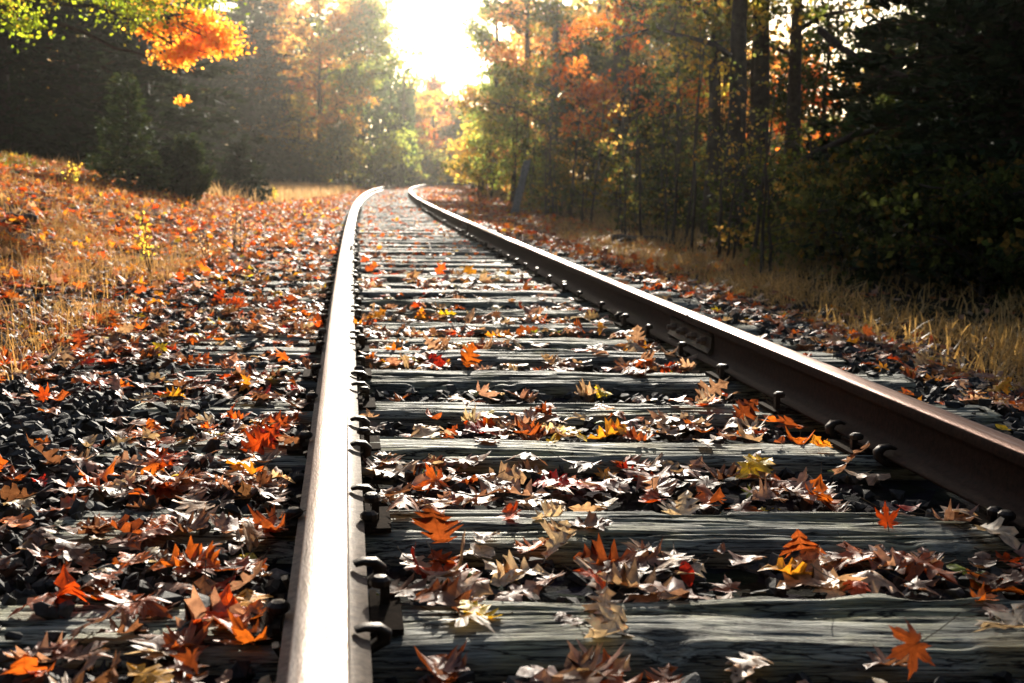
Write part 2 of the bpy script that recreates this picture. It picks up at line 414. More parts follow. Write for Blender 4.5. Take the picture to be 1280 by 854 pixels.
# ------------------------------------------------------------------ ballast
def ico(sub):
    t = (1 + 5 ** .5) / 2
    V = np.array([(-1, t, 0), (1, t, 0), (-1, -t, 0), (1, -t, 0), (0, -1, t), (0, 1, t), (0, -1, -t), (0, 1, -t), (t, 0, -1), (t, 0, 1), (-t, 0, -1), (-t, 0, 1)], float)
    F = [(0, 11, 5), (0, 5, 1), (0, 1, 7), (0, 7, 10), (0, 10, 11), (1, 5, 9), (5, 11, 4), (11, 10, 2), (10, 7, 6), (7, 1, 8), (3, 9, 4), (3, 4, 2), (3, 2, 6), (3, 6, 8), (3, 8, 9), (4, 9, 5), (2, 4, 11), (6, 2, 10), (8, 6, 7), (9, 8, 1)]
    V /= np.linalg.norm(V, axis=1)[:, None]
    for _ in range(sub):
        V = list(map(tuple, V)); c = {}; F2 = []
        def mid(a, b):
            k = (min(a, b), max(a, b))
            if k not in c:
                m = (np.array(V[a]) + np.array(V[b])) / 2; V.append(tuple(m / np.linalg.norm(m))); c[k] = len(V) - 1
            return c[k]
        for a, b, d in F:
            x, y, z = mid(a, b), mid(b, d), mid(d, a); F2 += [(a, x, z), (b, y, x), (d, z, y), (x, y, z)]
        F = F2; V = np.array(V)
    return np.array(V), np.array(F)
def rand_rot(n, full=True):
    q = rng.normal(size=(n, 4)); q /= np.linalg.norm(q, axis=1)[:, None]
    w, x, y, z = q.T
    return np.stack([np.stack([1 - 2 * (y * y + z * z), 2 * (x * y - z * w), 2 * (x * z + y * w)], -1),
                     np.stack([2 * (x * y + z * w), 1 - 2 * (x * x + z * z), 2 * (y * z - x * w)], -1),
                     np.stack([2 * (x * z - y * w), 2 * (y * z + x * w), 1 - 2 * (x * x + y * y)], -1)], 1)
def stone_template(sub, seed):
    """crushed stone: the convex hull of a few random points"""
    r = np.random.default_rng(seed); P = r.normal(size=(11 if sub else 8, 3)); P /= np.linalg.norm(P, axis=1)[:, None]
    P *= r.uniform(.75, 1.05, (len(P), 1)) * np.array([1, r.uniform(.6, .95), r.uniform(.45, .75)])
    bm = bmesh.new()
    for p in P: bm.verts.new(p)
    h = bmesh.ops.convex_hull(bm, input=bm.verts)
    bmesh.ops.delete(bm, geom=[v for v in bm.verts if not v.link_faces], context='VERTS')
    bmesh.ops.triangulate(bm, faces=bm.faces); bm.verts.index_update()
    V = np.array([v.co[:] for v in bm.verts]); F = np.array([[v.index for v in f.verts] for f in bm.faces]); bm.free(); return V, F
stone_V, stone_F, stone_C, nst = [], [], [], 0
def scatter_stones(n, s0, s1, u0, u1, size, sub, lift=0.0):
    global nst
    s = rng.uniform(s0, s1, n); u = rng.uniform(u0, u1, n)
    keep = (~in_tie(s, u, -.01) | ((rng.random(n) < .16) & (np.abs(u) > .95))) & (np.abs(np.abs(u) - G / 2) > .085)
    keep &= rng.random(n) < np.clip(1.25 - (np.abs(u) - 2.0) / .9, 0, 1)
    s, u = s[keep], u[keep]; x, y = pos(s, u)
    k2 = (np.abs(x) < .52 * np.maximum(y, 0) + 1.2); s, u, x, y = s[k2], u[k2], x[k2], y[k2]
    n = len(s); z = terrain_su(s, u, x, y)
    sz = size * rng.uniform(.45, 1.25, n) ** 1.0
    z = np.maximum(z, np.where(in_tie(s, u, -.01), .0, -9)) + sz * rng.uniform(-.2, .7, n) + lift * rng.random(n)
    Rm = rand_rot(n); Rm[:, 2, :] *= .8
    g = rng.uniform(.5, 1.7, n)[:, None]
    c = np.array([.034, .033, .032]) * g
    br = rng.random(n) < .05; c[br] = np.array([.13, .12, .11]) * rng.uniform(.6, 1.3, (br.sum(), 1))
    br = rng.random(n) < .06; c[br] = np.array([.05, .03, .022])
    T = [stone_template(sub, 100 + q) for q in range(10)]
    ti = rng.integers(0, 10, n)
    for q in range(10):
        m = ti == q
        if not m.any(): continue
        V, F = T[q]; k = m.sum()
        W = np.einsum('nij,vj->nvi', Rm[m], V) * sz[m][:, None, None] + np.stack([x[m], y[m], z[m]], -1)[:, None]
        stone_V.append(W.reshape(-1, 3)); stone_F.append((F[None] + (np.arange(k) * len(V))[:, None, None]).reshape(-1, 3) + nst)
        stone_C.append(np.repeat(c[m], len(V), 0)); nst += k * len(V)
scatter_stones(9000, .9, 4.2, -2.9, 2.6, .029, 1)
scatter_stones(9000, .9, 4.5, -3.2, -.8, .03, 1)
scatter_stones(9000, 2.5, 10, -3.0, 3.2, .031, 0)
scatter_stones(15000, 4.0, 12, -3.0, 3.2, .034, 0)
scatter_stones(9000, 12, 26, -2.6, 3.2, .042, 0)
o = add('ballast', mesh_np('ballast', np.concatenate(stone_V), np.concatenate(stone_F), M_STONE, col=np.concatenate(stone_C)))
tag(o, 'dark crushed stone ballast between and beside the ties', 'ballast', kind='stuff')

# ------------------------------------------------------------------ cross ties
def tie_mesh(seed, w, L, nx, ny, grooves):
    r = np.random.default_rng(seed); h = .16
    X = np.linspace(-L / 2, L / 2, nx)
    wt = np.linspace(-.5, .5, ny)                        # across the top
    Z = np.zeros((nx, ny)); Xg = X[:, None] + 0 * wt[None]; Wg = wt[None] * w + 0 * X[:, None]
    Z += (fbm(Xg * 1.4 + seed * 7, Wg * 9, seed) - .5) * .008
    Z += (fbm(Xg * 4 + seed * 3, Wg * 90, seed + 5) - .5) * .010
    Z += (vnoise(Xg * 5 + seed, Wg * 200, seed + 6) - .5) * .004
    for _ in range(grooves):
        c = r.uniform(-.42, .42) * w; a, b = sorted(r.uniform(-L / 2 - .4, L / 2 + .4, 2)); b = max(b, a + .5)
        if _ % 2: b = a + r.uniform(.25, .8)
        wd = r.uniform(.0022, .005); dp = r.uniform(.012, .045)
        path = c + (fbm(X * 1.3 + seed, X * 0 + c * 50, seed + 11) - .5) * .05 + (vnoise(X * 9, X * 0 + c, seed) - .5) * .006
        env = smooth01((X - a) / .25) * smooth01((b - X) / .25)
        Z -= dp * env[:, None] * np.exp(-((Wg - path[:, None]) / wd) ** 2)
        Z += (env[:, None] * np.tanh((Wg - path[:, None]) / .01)) * r.uniform(-.004, .004)
    edge = np.clip((np.abs(wt) - .38) / .12, 0, 1)
    Z -= edge[None] ** 2 * (.014 + .014 * fbm(X * 3, X * 0 + seed, 3)[:, None])
    chip = np.clip(fbm(Xg * 5 + seed, np.sign(Wg) * 3 + 0 * Xg, seed + 31) - .56, 0, 1) * 5
    Z -= np.clip((np.abs(wt) - .26) / .2, 0, 1)[None] * np.clip(chip, 0, 1) * .03
    # sides
    side = (fbm(X * 2.5 + 9, X * 0, seed + 21) - .5) * .012
    Wg = Wg + side[:, None] * np.sign(wt)[None] * (np.abs(wt) > .45)[None]
    rows = [np.stack([X, Wg[:, 0] + .003 + .004 * np.sin(X * 7 + seed), np.full(nx, -h)], -1), np.stack([X, Wg[:, 0] + (fbm(X * 4, X * 0, seed + 3) - .5) * .012, np.full(nx, -.085)], -1)]
    rows.append(np.stack([X, Wg[:, 0] - .003, np.full(nx, -.045) + (fbm(X * 5, X * 0, seed + 4) - .5) * .01], -1))
    for j in range(ny): rows.append(np.stack([X, Wg[:, j], Z[:, j]], -1))
    rows.append(np.stack([X, Wg[:, -1] + .003, np.full(nx, -.045)], -1))
    rows.append(np.stack([X, Wg[:, -1] + (fbm(X * 4, X * 0, seed + 8) - .5) * .012, np.full(nx, -.085)], -1))
    rows.append(np.stack([X, Wg[:, -1] - .003, np.full(nx, -h)], -1))
    V = np.stack(rows, 1); nr = len(rows)
    rag = (r.random((2, nr)) - .5) * .05; V[0, :, 0] += rag[0]; V[-1, :, 0] += rag[1]
    V[1, :, 0] += rag[0] * .5; V[-2, :, 0] += rag[1] * .5
    i = (np.arange(nx - 1)[:, None] * nr + np.arange(nr - 1)[None]).ravel()
    F = np.stack([i, i + nr, i + nr + 1, i + 1], -1)
    caps = []
    for e, flip in ((0, False), (nx - 1, True)):
        for k in range(nr // 2 - 0):
            a, b = e * nr + k, e * nr + k + 1; c_, d = e * nr + nr - 2 - k, e * nr + nr - 1 - k
            if c_ <= k + 1: break
            caps.append((a, b, c_, d) if not flip else (d, c_, b, a))
    return mesh_np('tie_timber', V.reshape(-1, 3), np.concatenate([F, np.array(caps)]), M_TIE, smooth=True)

def spike_mesh():
    m = MB(); m.box((0, 0, .005), (.016, .016, .09))
    # domed head with a lip toward the rail (-x)
    ring = np.array([[math.cos(a) * .019 - .008, math.sin(a) * .017, 0] for a in np.linspace(0, 2 * np.pi, 10, endpoint=False)])
    lay = [ring * [.85, .85, 1] + [0, 0, .044], ring + [0, 0, .048], ring + [0, 0, .056], ring * [.6, .6, 1] + [-.003, 0, .062]]
    V = np.concatenate(lay); F = []
    for q in range(3):
        for k in range(10): F.append((q * 10 + k, q * 10 + (k + 1) % 10, q * 10 + 10 + (k + 1) % 10, q * 10 + 10 + k))
    m.add(V, F); m.add(np.concatenate([lay[3], [[-.009, 0, .0635]]]), [(k, (k + 1) % 10, 10) for k in range(10)])
    m.add(np.concatenate([lay[0], [[-.008, 0, .043]]]), [((k + 1) % 10, k, 10) for k in range(10)])
    return m.mesh('spike', M_IRON)
SPIKE = spike_mesh()
def plate_mesh():
    m = MB(); m.box((0, 0, .003), (.25, .16, .010)); m.box((-.078, 0, .012), (.012, .158, .012)); m.box((.078, 0, .012), (.012, .158, .012))
    return m.mesh('tie_plate', M_RUST_SHADE)
PLATE = plate_mesh(); PLATE.materials.clear(); PLATE.materials.append(rust_material('dirty_plate', (.014, .01, .007), (.035, .024, .017), 1., 0, 60., .03))
far_ties = [tie_mesh(300 + q, .24, 2.75, 60, 14, 3) for q in range(7)]
tie_desc = {1: 'dark wooden tie just in front of the camera', 2: 'grey wooden tie at the bottom edge of the picture, split lengthwise down its middle',
            3: 'blue-grey wooden tie with two split ridges, second tie from the bottom edge',
            4: 'greenish grey wooden tie with a chipped front edge, third tie from the bottom edge'}
tie_obs = []
for i, s in enumerate(TIE_S):
    x, y = pos(s - (SKEW + TIE_J[i]) * TIE_E[i], TIE_E[i]); th = heading(s)
    big = i < 12
    me = tie_mesh(40 + i, TIE_W[i], 2.75, 300 if i < 7 else 160, 56 if i < 7 else 30, 16 + i % 5) if big else far_ties[i % 7]
    root = empty('cross_tie', (x, y, TIE_DZ[i]), -th - SKEW - TIE_J[i])
    if i in tie_desc: lab = tie_desc[i]
    elif i == 0: lab = 'dark wooden tie below the bottom edge of the picture'
    else: lab = 'weathered wooden cross tie, %s up the track from the bottom edge' % ordinal(i - 1)
    tag(root, lab, 'railway tie', 'wooden ties laid across the track bed')
    tim = add('timber', me, root)
    if i % 7 in (3, 5) and not big: tim.scale.x = .985; tim.rotation_euler.z = math.pi
    tie_obs.append(root)
    if s < 26:
        for sd_ in (-1, 1):
            # hardware in tie space: rails cross at u = +-G/2
            lx = sd_ * G / 2 - TIE_E[i]
            p = add('tie_plate', PLATE, root, (lx * 1.0 / math.cos(SKEW), 0, .004), (0, 0, SKEW + TIE_J[i]))
            spots = [(-sd_ * .088, .05 * random.choice((-1, 1))), (sd_ * .088, -.03)] + ([(-sd_ * .088, .0)] if i % 3 == 0 else [])
            for k, (dx, dy) in enumerate(spots):
                up = random.uniform(-.026, .006) if dx * sd_ < 0 else random.uniform(-.026, -.01)
                q = add('spike', SPIKE, root, (lx + dx, dy * 1.0, .006 + up), (random.uniform(-.08, .08), 0, SKEW + (0 if dx > 0 else math.pi)))

# ------------------------------------------------------------------ rails
def rail_profile():
    # half outline from the foot up to the head, x >= 0, z from 0 (foot) to .15 (running surface)
    return [(.066, 0), (.068, .008), (.03, .018), (.012, .028), (.0085, .045), (.0085, .095), (.013, .108), (.034, .117), (.0365, .122),
            (.0365, .140), (.0355, .1465), (.0325, .1495), (.015, .1508), (0, .151)]
def build_rail(name, u0, s0, s1, label):
    pr = rail_profile(); full = pr + [(-x, z) for x, z in pr[:-1][::-1]]
    full = np.array(full); k = len(full)
    s = np.concatenate([np.arange(s0, 10, .25), np.arange(10, 40, .5), np.arange(40, s1, 1.)])
    x, y = pos(s, u0); th = np.interp(s, S, TH)
    wob = (vnoise(s * .35, s * 0, int(u0 * 10) + 50) - .5) * .006
    V = np.stack([x[:, None] + full[None, :, 0] * np.cos(th)[:, None], y[:, None] - full[None, :, 0] * np.sin(th)[:, None],
                  .0143 + full[None, :, 1] + wob[:, None]], -1)
    n = len(s)
    i = (np.arange(n - 1)[:, None] * k); j = np.arange(k)[None]; j2 = (j + 1) % k
    F = np.stack([i + j, i + j2, i + k + j2, i + k + j], -1)
    mi = np.ones((n - 1, k), int)
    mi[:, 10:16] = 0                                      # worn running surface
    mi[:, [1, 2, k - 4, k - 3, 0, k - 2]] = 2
    uvx = np.cumsum(np.r_[0, np.hypot(*np.diff(full, axis=0).T)])
    UV = np.stack([uvx[None] + 0 * s[:, None], s[:, None] + 0 * uvx[None]], -1).reshape(-1, 2)
    me = mesh_np('rail', V.reshape(-1, 3), F.reshape(-1, 4), [M_RTOP if u0 < 0 else M_RTOP2, M_RUST_SHADE, M_FOOT if u0 < 0 else M_RUST_SHADE], uv=UV, smooth=True, midx=mi.ravel())  # right foot's shade is put in as the darker side rust
    o = add(name, me); tag(o, label, 'rail', 'steel rails of the track'); return o
left_rail = build_rail('steel_rail', -G / 2, -2.5, 128, 'sunlit bright left rail with a bright worn top running up from the bottom edge')
right_rail = build_rail('steel_rail', G / 2, -2.5, 128, 'rusty brown rail on the right with a bolted joint and dark shaded side')

def anchor_mesh():
    """spring rail anchor gripping the foot: a thick curved bar in the plane across the rail"""
    pts = [(-.085, .006), (-.075, -.022), (-.03, -.034), (.03, -.036), (.075, -.03), (.098, -.008), (.1, .018), (.088, .036), (.066, .04), (.05, .033)]
    P = np.array([(a, 0, b) for a, b in pts]); m = MB()
    wd = np.array([.01, .014, .016, .017, .018, .02, .021, .019, .015, .01])
    n = len(P); T = np.gradient(P, axis=0); T /= np.linalg.norm(T, axis=1)[:, None]
    Nn = np.stack([-T[:, 2], 0 * T[:, 0], T[:, 0]], -1)
    rings = []
    for q in range(n):
        a = Nn[q] * wd[q] * .62; b = np.array([0, .013, 0])
        rings.append([P[q] + a - b * .7, P[q] + a + b * .7, P[q] + a * .6 + b, P[q] - a * .6 + b, P[q] - a + b * .7, P[q] - a - b * .7, P[q] - a * .6 - b, P[q] + a * .6 - b])
    V = np.array(rings).reshape(-1, 3); F = []
    for q in range(n - 1):
        for e in range(8): F.append((q * 8 + e, q * 8 + (e + 1) % 8, q * 8 + 8 + (e + 1) % 8, q * 8 + 8 + e))
    m.add(V, F); m.add(V[:8], [tuple(range(8))[::-1]]); m.add(V[-8:], [tuple(range(8))])
    return m.mesh('rail_anchor', M_IRON, smooth=True)
ANCHOR = anchor_mesh()
for rail, u0, sg in ((left_rail, -G / 2, 1), (right_rail, G / 2, -1)):
    for i, s in enumerate(TIE_S):
        if s > 16 or s < .9 or (u0 > 0 and i not in (4, 9)): continue
        for d in ((-.155, .155) if (i in (2, 4)) else ((.15,) if i % 2 else (-.15,))):
            sc_ = s - SKEW * u0 + d + random.uniform(-.012, .012); x, y = pos(sc_, u0)
            a = add('rail_anchor', ANCHOR, rail, (x, y, .019), (0, 0, -heading(sc_) + (0 if sg > 0 else math.pi) + random.uniform(-.1, .1))); a.scale = (random.uniform(.86, .98), random.uniform(.7, 1.1), random.uniform(.5, .68))
# bolted joints: bar on each side of the web, bolts with nuts
def joint(rail, u0, s0):
    x, y = pos(s0, u0); th = heading(s0); prof = [(.0, -.046), (.02, -.05), (.026, -.038), (.014, -.02), (.012, .022), (.016, .034), (.024, .044), (.008, .05), (0, .046)]
    for sg in (-1, 1):
        m = MB(); P = np.array([(sg * (.009 + a), b) for a, b in prof]); k = len(P)
        V = np.concatenate([np.stack([P[:, 0], np.full(k, yy), P[:, 1]], -1) for yy in (-.3, .3)])
        F = [(e, (e + 1) % k, k + (e + 1) % k, k + e) for e in range(k)]
        m.add(V, F); m.add(V[:k], [tuple(range(k))]); m.add(V[k:], [tuple(range(k))[::-1]])
        add('joint_bar', m.mesh('joint_bar', M_FOOT if False else M_IRON), rail, (x, y, .081), (0, 0, -th))
    for q, dy in enumerate((-.22, -.08, .08, .22)):
        m = MB(); a = np.linspace(0, 2 * np.pi, 6, endpoint=False)
        st = [(-.042, .001), (-.042, .015), (-.022, .016), (-.022, .009), (.022, .009), (.022, .018), (.043, .018), (.043, .010), (.06, .010), (.06, .001)]
        V = np.concatenate([np.stack([np.full(6, xx), np.cos(a) * r, np.sin(a) * r], -1) for xx, r in st])
        m.add(V, [(g * 6 + e, g * 6 + (e + 1) % 6, g * 6 + 6 + (e + 1) % 6, g * 6 + 6 + e) for g in range(len(st) - 1) for e in range(6)])
        px_, py_ = pos(s0 + dy, u0)
        add('bolt', m.mesh('bolt', M_FOOT), rail, (px_, py_, .083), (0, 0, -th + math.pi * (1 if u0 > 0 else 0)))
    m = MB(); m.box((0, 0, 0), (.074, .003, .032)); m2 = m
    add('joint_gap', m.mesh('joint_gap', M_IRON), rail, (x, y, .0143 + .151 - .0152), (0, 0, -th))
jx = [su(*ray(860, 393, .165))[0][0], su(*ray(580, 276, .165))[0][0]]
for sj in (jx[0], jx[1], jx[1] + 11.9): joint(right_rail, G / 2, sj)
for sj in (jx[0] + 5.9, jx[1] + 5.9): joint(left_rail, -G / 2, sj)

# ------------------------------------------------------------------ fallen leaves
def strip_template(outl, mid_y):
    """half outline (x>=0) from base to tip, mirrored; faces between outline and midrib."""
    outl = np.array(outl, float); n = len(outl)
    V = [(0, y, 0) for y in mid_y]
    V = np.array(V); nm = len(V)
    right = np.stack([outl[:, 0], outl[:, 1], 0 * outl[:, 0]], -1); left = right * [-1, 1, 1]
    inner_r = right * [.5, 1, 1]; inner_r[:, 1] = right[:, 1] * .9 + .05; inner_l = inner_r * [-1, 1, 1]
    VV = np.concatenate([V, right, left, inner_r, inner_l]); F = []
    mi = [int(np.abs(np.array(mid_y) - y).argmin()) for y in outl[:, 1]]
    mi = list(np.maximum.accumulate(mi))
    for sidx, (o0, i0) in enumerate(((nm, nm + 2 * n), (nm + n, nm + 3 * n))):
        for q in range(n - 1):
            f = [o0 + q, o0 + q + 1, i0 + q + 1, i0 + q]
            F.append(f if sidx == 0 else f[::-1])
            a, b = mi[q], mi[q + 1]
            if a == b: f = [i0 + q, i0 + q + 1, b, b]
            else: f = [i0 + q, i0 + q + 1, b, a]
            F.append(f if sidx == 0 else f[::-1])
    return VV, F
def split_faces(F):
    T = []
    for f in F:
        g = [f[0]]
        for q in f[1:]:
            if q != g[-1]: g.append(q)
        if g[0] == g[-1]: g = g[:-1]
        for q in range(1, len(g) - 1): T.append((g[0], g[q], g[q + 1]))
    return np.array(T)
oak_out = [(.0, -.5), (.07, -.4), (.2, -.33), (.1, -.24), (.12, -.18), (.34, -.14), (.26, -.07), (.13, -.06), (.14, .0), (.42, .1), (.33, .14), (.36, .22), (.16, .13), (.12, .19), (.3, .34), (.2, .34), (.1, .31), (.13, .42), (.0, .52)]
V1, F1 = strip_template(oak_out, np.linspace(-.5, .52, 9)); OAK = (V1, split_faces(F1))
white = [(.0, -.5), (.08, -.36), (.17, -.27), (.1, -.2), (.16, -.12), (.27, -.08), (.27, 0), (.15, .03), (.2, .1), (.3, .17), (.29, .27), (.16, .25), (.17, .33), (.16, .42), (.0, .5)]
V1, F1 = strip_template(white, np.linspace(-.5, .5, 8)); WOAK = (V1, split_faces(F1))
oval = [(0, -.5), (.1, -.42), (.22, -.22), (.27, 0), (.22, .22), (.1, .4), (0, .5)]
V1, F1 = strip_template(oval, np.linspace(-.5, .5, 6)); OVAL = (V1, split_faces(F1))
def maple_template():
    lobes = [(-150, .24), (-100, .38), (-48, .52), (0, .56), (48, .52), (100, .38), (150, .24)]
    # angle from +y ; outline: tip, tooth, sinus
    pts = []
    for q, (a, r) in enumerate(lobes):
        for da, rr in ((-15, .62), (-10, .74), (-6, .72), (0, 1.), (6, .72), (10, .74), (15, .62)):
            pts.append((a + da, r * rr))
        if q < len(lobes) - 1: pts.append(((a + lobes[q + 1][0]) / 2, .17))
    pts.append((180, .05))
    P = np.array([(math.sin(R(a)) * r, math.cos(R(a)) * r - .05, 0) for a, r in pts]); n = len(P)
    inner = P * [.45, .45, 1] + [0, -.02, 0]
    V = np.concatenate([[(0, -.05, 0)], P, inner]); F = []
    for q in range(n):
        a, b = q, (q + 1) % n
        F += [(1 + a, 1 + n + a, 1 + n + b), (1 + a, 1 + n + b, 1 + b), (0, 1 + n + b, 1 + n + a)]
    return V, np.array(F)
MAPLE = maple_template()
# light templates for far leaves
def lod(pts):
    P = np.array([(a, b, 0) for a, b in pts], float); n = len(P)
    return np.concatenate([[(0, 0, 0)], P]), np.array([(0, 1 + q, 1 + (q + 1) % n) for q in range(n)])
LOD_A = lod([(0, -.5), (.36, -.22), (.14, -.05), (.42, .14), (.16, .2), (0, .52), (-.16, .2), (-.42, .14), (-.14, -.05), (-.36, -.22)])
LOD_B = lod([(0, -.45), (.3, -.3), (.2, -.02), (.5, .12), (.2, .2), (0, .55), (-.2, .2), (-.5, .12), (-.2, -.02), (-.3, -.3)])
LOD_C = lod([(0, -.5), (.26, -.1), (.2, .25), (0, .5), (-.2, .25), (-.26, -.1)])

def leaf_geom(T, n, size, yaw, tilt, tdir, curl, loc, stem=False):
    V, F = T; x, y = V[:, 0][None], V[:, 1][None]
    cx, cy, tw, ph = curl
    zz = cx[:, None] * x * x + cy[:, None] * y * y + tw[:, None] * x * y + .05 * np.sin(9 * x + ph[:, None]) * np.cos(8 * y + ph[:, None] * 1.7)
    rr = 1 - .25 * np.abs(cx[:, None]) * np.abs(x)
    W = np.stack([x * rr, y + 0 * zz, zz], -1) * size[:, None, None]
    W[:, :, 2] -= W[:, :, 2].min(1)[:, None] * .55
    def rot(W, ax, ang):
        c, s = np.cos(ang)[:, None], np.sin(ang)[:, None]; A, B = [(1, 2), (2, 0), (0, 1)][ax]
        a, b = W[..., A].copy(), W[..., B].copy(); W[..., A] = a * c - b * s; W[..., B] = a * s + b * c
    rot(W, 2, yaw); rot(W, 0, tilt * np.cos(tdir)); rot(W, 1, tilt * np.sin(tdir))
    low = W[:, :, 2].min(1)
    W[:, :, 2] -= np.maximum(low, -1)[:, None] * .8
    return W + loc[:, None]
PAL = {
    'tan': (.52, .36, .24), 'pink': (.42, .25, .19), 'brown': (.2, .095, .055), 'orange': (.66, .17, .022), 'fire': (.62, .085, .012),
    'rust': (.34, .085, .022), 'red': (.42, .025, .012), 'gold': (.78, .36, .03), 'yellow': (.8, .58, .03), 'green': (.2, .3, .04), 'lime': (.42, .5, .05), 'cream': (.7, .58, .42)}
CNAME = {'tan': 'tan', 'pink': 'pinkish brown', 'brown': 'dark brown', 'orange': 'orange', 'fire': 'red-orange', 'rust': 'rust brown', 'red': 'red', 'gold': 'golden', 'yellow': 'yellow',
         'green': 'green', 'lime': 'pale green', 'cream': 'cream'}
MIX_TRACK = ({'tan': .23, 'pink': .22, 'cream': .08, 'brown': .14, 'rust': .12, 'orange': .08, 'fire': .05, 'red': .02, 'gold': .025, 'yellow': .015, 'green': .015, 'lime': .015})
MIX_LEFT = ({'tan': .12, 'pink': .12, 'cream': .03, 'brown': .3, 'rust': .2, 'orange': .12, 'fire': .06, 'red': .01, 'gold': .03, 'yellow': .01})
MIX_BANK = ({'tan': .16, 'pink': .05, 'brown': .22, 'rust': .2, 'orange': .2, 'fire': .05, 'gold': .1, 'yellow': .02})
MIX_RIGHT = ({'tan': .12, 'pink': .12, 'brown': .28, 'rust': .28, 'orange': .11, 'fire': .03, 'gold': .04, 'yellow': .02})
def pick(mix, n):
    k = list(mix); p = np.array([mix[q] for q in k]); return np.array(k)[rng.choice(len(k), n, p=p / p.sum())]

L_rows = []      # x,y,z,size,yaw,tilt,tdir,kind,colour
def scatter_leaves(dens, s0, s1, u0, u1, mix, size=(.07, .125), tie_keep=.28, clump=1.0, big=1.):
    n = int(dens * (s1 - s0) * (u1 - u0)); s = rng.uniform(s0, s1, n); u = rng.uniform(u0, u1, n)
    x, y = pos(s, u)
    k = (np.abs(x) < .5 * np.maximum(y, 0) + .7) & (np.abs(np.abs(u) - G / 2) > np.where(s > 18, .17, .10))
    tie = in_tie(s, u, .01)
    dn = fbm(x * 2.2, y * 2.2, 77); k &= rng.random(n) < np.clip(.65 + clump * (dn - .5) * 2.4, .05, 1)
    k &= ~tie | (rng.random(n) < tie_keep)
    s, u, x, y, tie = s[k], u[k], x[k], y[k], tie[k]; n = len(s)
    z = np.where(tie, .004, terrain_su(s, u, x, y) + .018 + .03 * rng.random(n) * (np.abs(u) < 3))
    sz = rng.uniform(*size, n) * big
    tl = np.abs(rng.normal(0, .2, n)); up = rng.random(n) < .08; tl[up] = rng.uniform(.6, 1.3, up.sum()); tl[tie] *= .5
    kind = rng.choice(4, n, p=[.54, .17, .2, .09]); c = pick(mix, n); ov = kind == 3; sz[ov] *= .6; tl[ov] = np.minimum(tl[ov], .4); gr = np.isin(c, ['green', 'lime']); sz[gr & ~ov] *= .6
    for q in range(n): L_rows.append((x[q], y[q], z[q], sz[q], rng.uniform(0, 6.28), tl[q], rng.uniform(0, 6.28), kind[q], c[q], s[q], u[q], bool(tie[q])))
# between the rails
scatter_leaves(190, 1.0, 9, -.68, .68, MIX_TRACK, (.07, .145), tie_keep=.06)
scatter_leaves(60, 1.0, 7, -.72, -.30, MIX_TRACK, (.06, .12), tie_keep=.5)
scatter_leaves(70, 1.6, 9, .32, .70, MIX_TRACK, (.07, .14), tie_keep=.6)
scatter_leaves(115, 9, 24, -.68, .68, MIX_BANK, (.06, .1), tie_keep=.07)
scatter_leaves(60, 9, 24, -.68, -.35, MIX_BANK, (.06, .1), tie_keep=.6)
scatter_leaves(100, 24, 80, -.68, .68, MIX_BANK, (.07, .11), tie_keep=.12)
# left of the track
scatter_leaves(215, -.5, 8, -3.6, -.8, MIX_LEFT, (.06, .125), tie_keep=.5)
scatter_leaves(170, 1, 9, -1.15, -.84, MIX_LEFT, (.07, .13), tie_keep=1., clump=.5)
scatter_leaves(150, 8, 22, -3.2, -.8, MIX_BANK, tie_keep=.8, clump=.6)
scatter_leaves(230, 5, 25, -8.5, -2.7, MIX_BANK, (.08, .13), clump=.5)
scatter_leaves(170, 22, 60, -6, -.8, MIX_BANK, (.08, .14), clump=.5)
scatter_leaves(30, 30, 80, -22, -6, MIX_BANK, (.12, .24), clump=.5)
# right of the track
scatter_leaves(75, 1.5, 12, .82, 2.9, MIX_RIGHT, tie_keep=.4)
scatter_leaves(95, 12, 45, .82, 4, MIX_BANK, (.08, .15), tie_keep=.8, clump=.6)
scatter_leaves(14, 4, 40, 2.9, 9, MIX_RIGHT, (.07, .12))
scatter_leaves(50, 45, 95, 1.0, 8, MIX_BANK, (.1, .15), clump=.4)
scatter_leaves(50, 60, 100, -6, -1.0, MIX_BANK, (.1, .15), clump=.4)

TPL = [OAK, MAPLE, WOAK, OVAL]; KN_ = ['oak', 'maple', 'rounded oak', 'oval']
FARL = [LOD_A, LOD_B, LOD_A, LOD_C]
near_obj, near_mesh, far_mesh = [], [], []
score = []
for r in L_rows:
    x, y, z, sz = r[:4]; D = max(y, .3)
    px_ = 640 + x / D * FPX; py_ = 221 + (H_CAM - z) / D * FPX
    inside = -20 < px_ < 1300 and 230 < py_ < 870
    score.append((sz / D) * (1 if inside else 0))
score = np.array(score); order = np.argsort(-score)
HERO_N = 34
ind = set(order[:296 - HERO_N].tolist())
for q, r in enumerate(L_rows):
    if q in ind: near_obj.append(r)
    elif math.hypot(r[0], r[1]) < 7.5: near_mesh.append(r)
    else: far_mesh.append(r)

